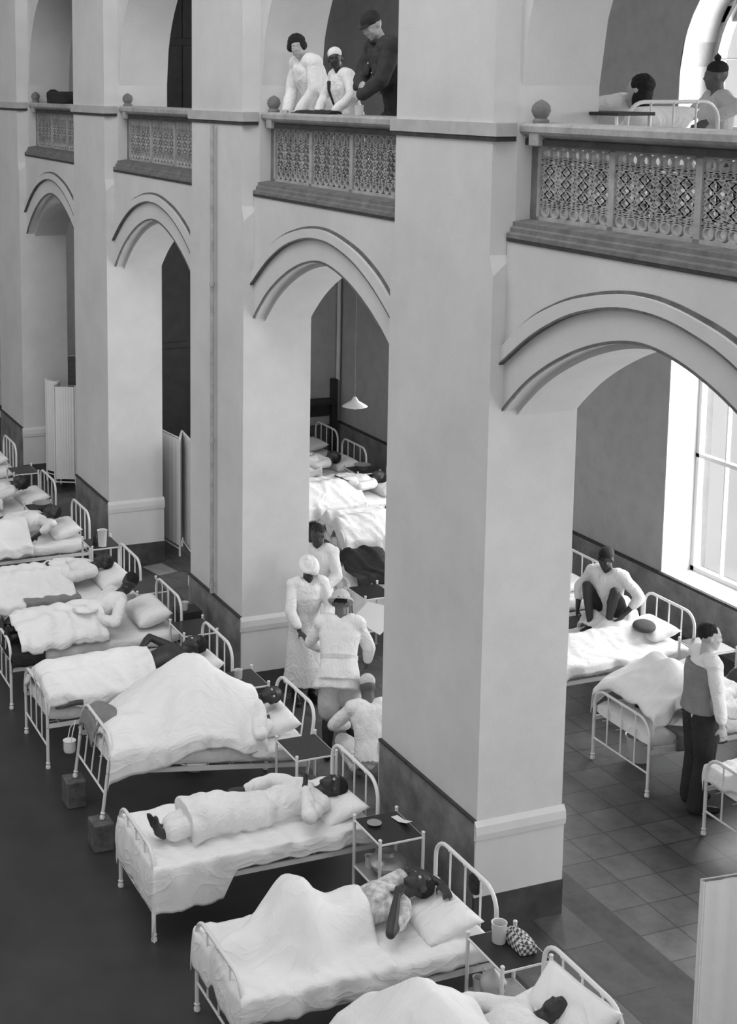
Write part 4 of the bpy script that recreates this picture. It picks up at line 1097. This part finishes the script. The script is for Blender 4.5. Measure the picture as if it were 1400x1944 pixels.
# man squatting on the bed in the aisle
J = standing(1.66, 12, drop=.74)
J2 = J
for n_, sd in (('R', 1), ('L', -1)): leg(J, n_, (sd*.10, .26, .085), (sd*.25, 1, 1), (sd*.12, .40, .03))
arm(J, 'R', (.27, .22, .20), (.6, -.6, .1)); arm(J, 'L', (-.25, .18, .24), (-.6, -.6, .1))
t = person('man squatting on a bed in white shirt with bare dark legs', (-12.86, 9.60, MZ+.03), R(-152))
body(J, t, M['skin'], .010); hair(J, t, M['hair'], 'cap'); top(J, t, M['white'], 'shirt', .75, .028, flare=.02); bottoms(J, t, M['dark'], 'shorts', .35, .02)
sheet('R2', 'bunched white linen under the squatting man', 1.05, 1.55, [((.08, 1.2, .70), (.12, 1.5, .86), .12), ((.3, 1.2, .68), (.3, 1.3, .70), .10)], (.12, 0), 0, wr=.05, seed=121, x0=.0, x1=.42, z0=MZ+.06, cat='linen')
# man in dark trousers
J = standing(1.72, 2); arm(J, 'R', (.27, .08, .82), (1, -.6, 0)); arm(J, 'L', (-.24, .16, .84), (-1, -.6, 0))
J['anR'] = V((.11, -.06, .085)); J['toeR'] = V((.14, .10, .03))
J['hf'] = V((.35, .93, -.15)).normalized()
t = person('man standing in light shirt and dark trousers beside the aisle beds', (-10.16, 8.60, 0), R(-14))
body(J, t, M['skinl'], .010); hair(J, t, M['hair'], 'short'); top(J, t, M['white'], 'shirt', .85, .026); bottoms(J, t, M['dark'], 'trousers', 1, .03)
shoes(J, t)
bm = NB(); loft_ell(bm, [(a[0]-V((0, .022, 0)), a[1]-.002, a[2]+.006, a[3], a[4]) for a in torso_rings(J, .038)[1:6]]); fused('waistcoat', bm, M['grey'], t, .012)  # grey shell over the shirt, shifted towards the back

# ------------------------------------------------------------------ people on the gallery
J = standing(1.62, 24)
for n_, sd in (('R', 1), ('L', -1)): arm(J, n_, (sd*.17, .30, .83), (sd, -.5, 0))
J['hf'] = V((-.85, .5, -.2)).normalized(); J['hu'] = V((0, .2, 1)).normalized()
J['sh'+'R'] += V((.02, 0, 0)); J['shL'] -= V((.02, 0, 0))
t = person('woman in white uniform with short dark hair leaning on the rail', (-13.42, 6.36, ZG), R(180))
body(J, t, M['skinl'], .010, {'R': dict(d=(-.7, .7, -.1), n=(0, 0, 1)), 'L': dict(d=(.7, .7, -.1), n=(0, 0, 1))}); hair(J, t, M['hair'], 'bob'); eyes(J, t); top(J, t, M['white'], 'uniform_dress', 1, .05, hem=.62, flare=.10, armg=.022)
shoes(J, t)
J = standing(1.44, 16)
arm(J, 'R', (.12, .28, .84), (1, -.5, 0)); arm(J, 'L', (-.20, .26, .84), (-1, -.5, 0))
J['hf'] = V((-.85, .5, -.12)).normalized(); J['hu'] = V((0, .15, 1)).normalized()
t = person('slim orderly in white cap and dark waistcoat between the two others', (-12.74, 6.34, ZG), R(180))
body(J, t, M['skin'], .010, {'R': dict(d=(-.5, .8, -.1), n=(0, 0, 1)), 'L': dict(d=(.5, .8, -.1), n=(0, 0, 1))}); hair(J, t, M['white'], 'skullcap'); top(J, t, M['white'], 'coat', 1, .03, hem=.5, flare=.05)
bm = NB(); rr = torso_rings(J, .036); loft_ell(bm, [(a[0]+V((.05, .006, 0)), a[1]*.55, a[2], a[3], a[4]) for a in rr[2:6]]); fused('waistcoat', bm, M['dark'], t, .011)
shoes(J, t)
J = standing(1.78, 24)
for n_, sd in (('R', 1), ('L', -1)): J['sh'+n_] += V((sd*.025, 0, -.01))
arm(J, 'R', (.02, .40, 1.06), (1, -.15, -.5)); arm(J, 'L', (-.05, .42, .98), (-1, -.15, -.5))
J['hf'] = V((-.35, .75, -.5)).normalized(); J['hu'] = V((0, .45, .9)).normalized()
t = person('heavy man in dark uniform and cap leaning over the rail', (-12.04, 6.50, ZG), R(176))
body(J, t, M['skinl'], .010, {'R': dict(d=(-.9, .3, .1), n=(0, 1, .3)), 'L': dict(d=(.9, .3, .1), n=(0, 1, .3))}); hair(J, t, M['dark'], 'cap'); eyes(J, t)
top(J, t, M['uniform'], 'tunic', .93, .055, hem=.24, flare=.04, armg=.024, folds=.014); bottoms(J, t, M['dark'], 'trousers', 1, .03)
rr = torso_rings(J, .062); q = rr[2]
bm = NB(); loft_ell(bm, [(q[0]+V((0, 0, z)), q[1]+.008, q[2]+.008, q[3], q[4]) for z in (-.03, .03)]); finish('belt', bm, M['leather'], t)
bm = NB(); tube(bm, [J['neck']+(V((math.cos(a)*.085, math.sin(a)*.08+.01, .01*math.sin(a)))) for a in [2*PI*i/16 for i in range(17)]], .022, 8); finish('collar', bm, M['uniform'], t)
for i in range(4):
    p = rr[2][0].lerp(rr[5][0], i/3.4)+rr[3][4]*(rr[3][2]+.012); bm = NB(); ell(bm, p, (.011, .011, .011), sub=2); finish('button', bm, M['tin'], t)
for n_, sd in (('R', 1), ('L', -1)):
    bm = NB(); p = J['chest']+V((sd*.09, 0, -.02)); c_ = rr[4][4]*(rr[4][2]*.88+.01)
    ell(bm, p+c_, (.055, .02, .06)); finish('pocket', bm, M['uniform'], t)
shoes(J, t)
t = thing('cup', 'white cup in front of the man in dark uniform', 'cup', (-11.86, 5.98, 6.141))
bm = NB(); lathe(bm, cup, (0, 0, 0), 16); finish('cup_body', bm, M['enamel'], t)
sheet_r = thing('dark_cloth', 'dark cloth lying along the rail before the orderly', 'cloth', (-12.75, 6.0, 6.143))
bm = NB(); rings = []
for i in range(21):
    x = -.38+.76*i/20; h = .018+.022*abs(noise.noise(V((x*6, 1, 0)))); wd = .075+.02*noise.noise(V((x*4, 5, 0)))
    rings.append([V((x, -wd, 0)), V((x, -wd*.6, h)), V((x, 0, h*1.3)), V((x, wd*.7, h)), V((x, wd, 0))])
loft(bm, rings); finish('folded_cloth', bm, M['black'], sheet_r)
t = thing('dark_blanket', 'dark folded blanket lying on the far gallery rail', 'blanket', (-21.6, 5.98, 6.142))
bm = NB(); box(bm, (-.48, -.10, 0), (.50, .12, .17)); ell(bm, (.49, 0, .09), (.05, .11, .09)); ell(bm, (-.48, 0, .11), (.05, .11, .10)); fused('folded_blanket', bm, M['black'], t, .02, 5)
# patient propped up on the gallery bed, long dark hair
J = lying(1.6, .42, 1.46, .72, 30); J['hf'] = V((.55, -.75, .15)).normalized(); J['hu'] = V((0, .3, 1)).normalized()
for n_, sd in (('R', -1), ('L', 1)): J['el'+n_], J['wr'+n_] = ik(J['sh'+n_], V((.42+sd*.15, .9, .90)), .27, .24, (sd, 0, -.2))
t = person('patient with long dark hair propped up in the gallery bed', bed='G1')
body(J, t, M['skinl'], .012); hair(J, t, M['hair'], 'long'); top(J, t, M['white'], 'nightdress', .9, .02)
pillow('G1', 'white pillow in the gallery bed', BW/2, 1.66, .78, .62, .36, .10, 0, 40)
sheet('G1', 'white sheet over the legs in the gallery bed', .02, 1.1, legbumps(J)+[((.4, .2, .74), (.42, 1.1, .78), .17)], (.12, .12), .1, wr=.02, seed=111)
t = thing('bed_table', 'dark-topped bed table with white legs on the gallery', 'table', (-9.15, 6.62, ZG))
boxobj('tabletop', (-.36, -.16, .86), (.34, .16, .885), M['wood'], t, .004)
for x in (-.32, .30):
    for y in (-.14, .14):
        bm = NB(); tube(bm, [(x*1.15, y, 0), (x, y, .86)], .012, 8); finish('leg', bm, M['iron'], t)
# seated man by the gallery window
J = standing(1.66, 0, drop=.40)
for n_, sd in (('R', 1), ('L', -1)): leg(J, n_, (sd*.14, .42, .085), (sd*.2, .6, 1), (sd*.15, .58, .03))
arm(J, 'R', (.30, .28, .72), (1, -.5, 0)); arm(J, 'L', (-.40, .22, .78), (-1, -.3, 0))
J['hf'] = V((.3, .9, -.1)).normalized()
t = person('man in grey shirt with topknot seated near the gallery window', (-10.24, 8.50, ZG), R(160))
body(J, t, M['skinm'], .012); hair(J, t, M['hair'], 'skullcap')
bm = NB(); ell(bm, J['head']+V((0, -.01, .15)), (.03, .03, .03)); tube(bm, [J['head']+V((0, -.01, .13)), J['head']+V((0, -.01, .19))], [.02, .006], 8, True); fused('topknot', bm, M['hair'], t, .007)
top(J, t, M['offw'], 'shirt', .9, .03, hem=.1); bottoms(J, t, M['grey'], 'trousers', 1, .02); shoes(J, t)
t = thing('stool', 'wooden stool under the man in grey shirt on the gallery', 'stool', (-10.24, 8.53, ZG))
bm = NB(); lathe(bm, [(.001, .40), (.16, .40), (.17, .41), (.17, .435), (.16, .445), (.001, .445)]); finish('seat', bm, M['wood'], t)
for a in range(4):
    x, y = .13*math.cos(PI/4+a*PI/2), .13*math.sin(PI/4+a*PI/2)
    bm = NB(); tube(bm, [(x*1.3, y*1.3, 0), (x, y, .41)], .014, 8); finish('leg', bm, M['wood'], t)

vessel('basin', 'white enamel basin on the floor beyond the bed on blocks', 'basin', (-12.48, 4.66, 0), [(.001, 0), (.08, .0), (.09, .01), (.15, .09), (.175, .10), (.175, .108), (.145, .10), (.085, .02), (.001, .012)], 'enamel')
vessel('bucket', 'white enamel bucket on the floor under the aisle bed', 'bucket', (-11.14, 8.72, 0), [(.001, 0), (.09, .0), (.10, .01), (.13, .24), (.136, .25), (.125, .245), (.095, .02), (.001, .012)], 'enamel', [(-.13, 0, .23), (-.10, .03, .30), (0, .05, .33), (.10, .03, .30), (.13, 0, .23)])
t = thing('paper', 'pale sheet of paper lying on the dark tiles left of drainpipe pillar', 'paper', (-18.16, 6.30, 0), R(12))
bm = NB(); box(bm, (-.21, -.15, .002), (.21, .15, .006)); finish('paper_leaf', bm, M['tin'], t, smooth=False)
bpy.data.scenes.remove(BAKE)
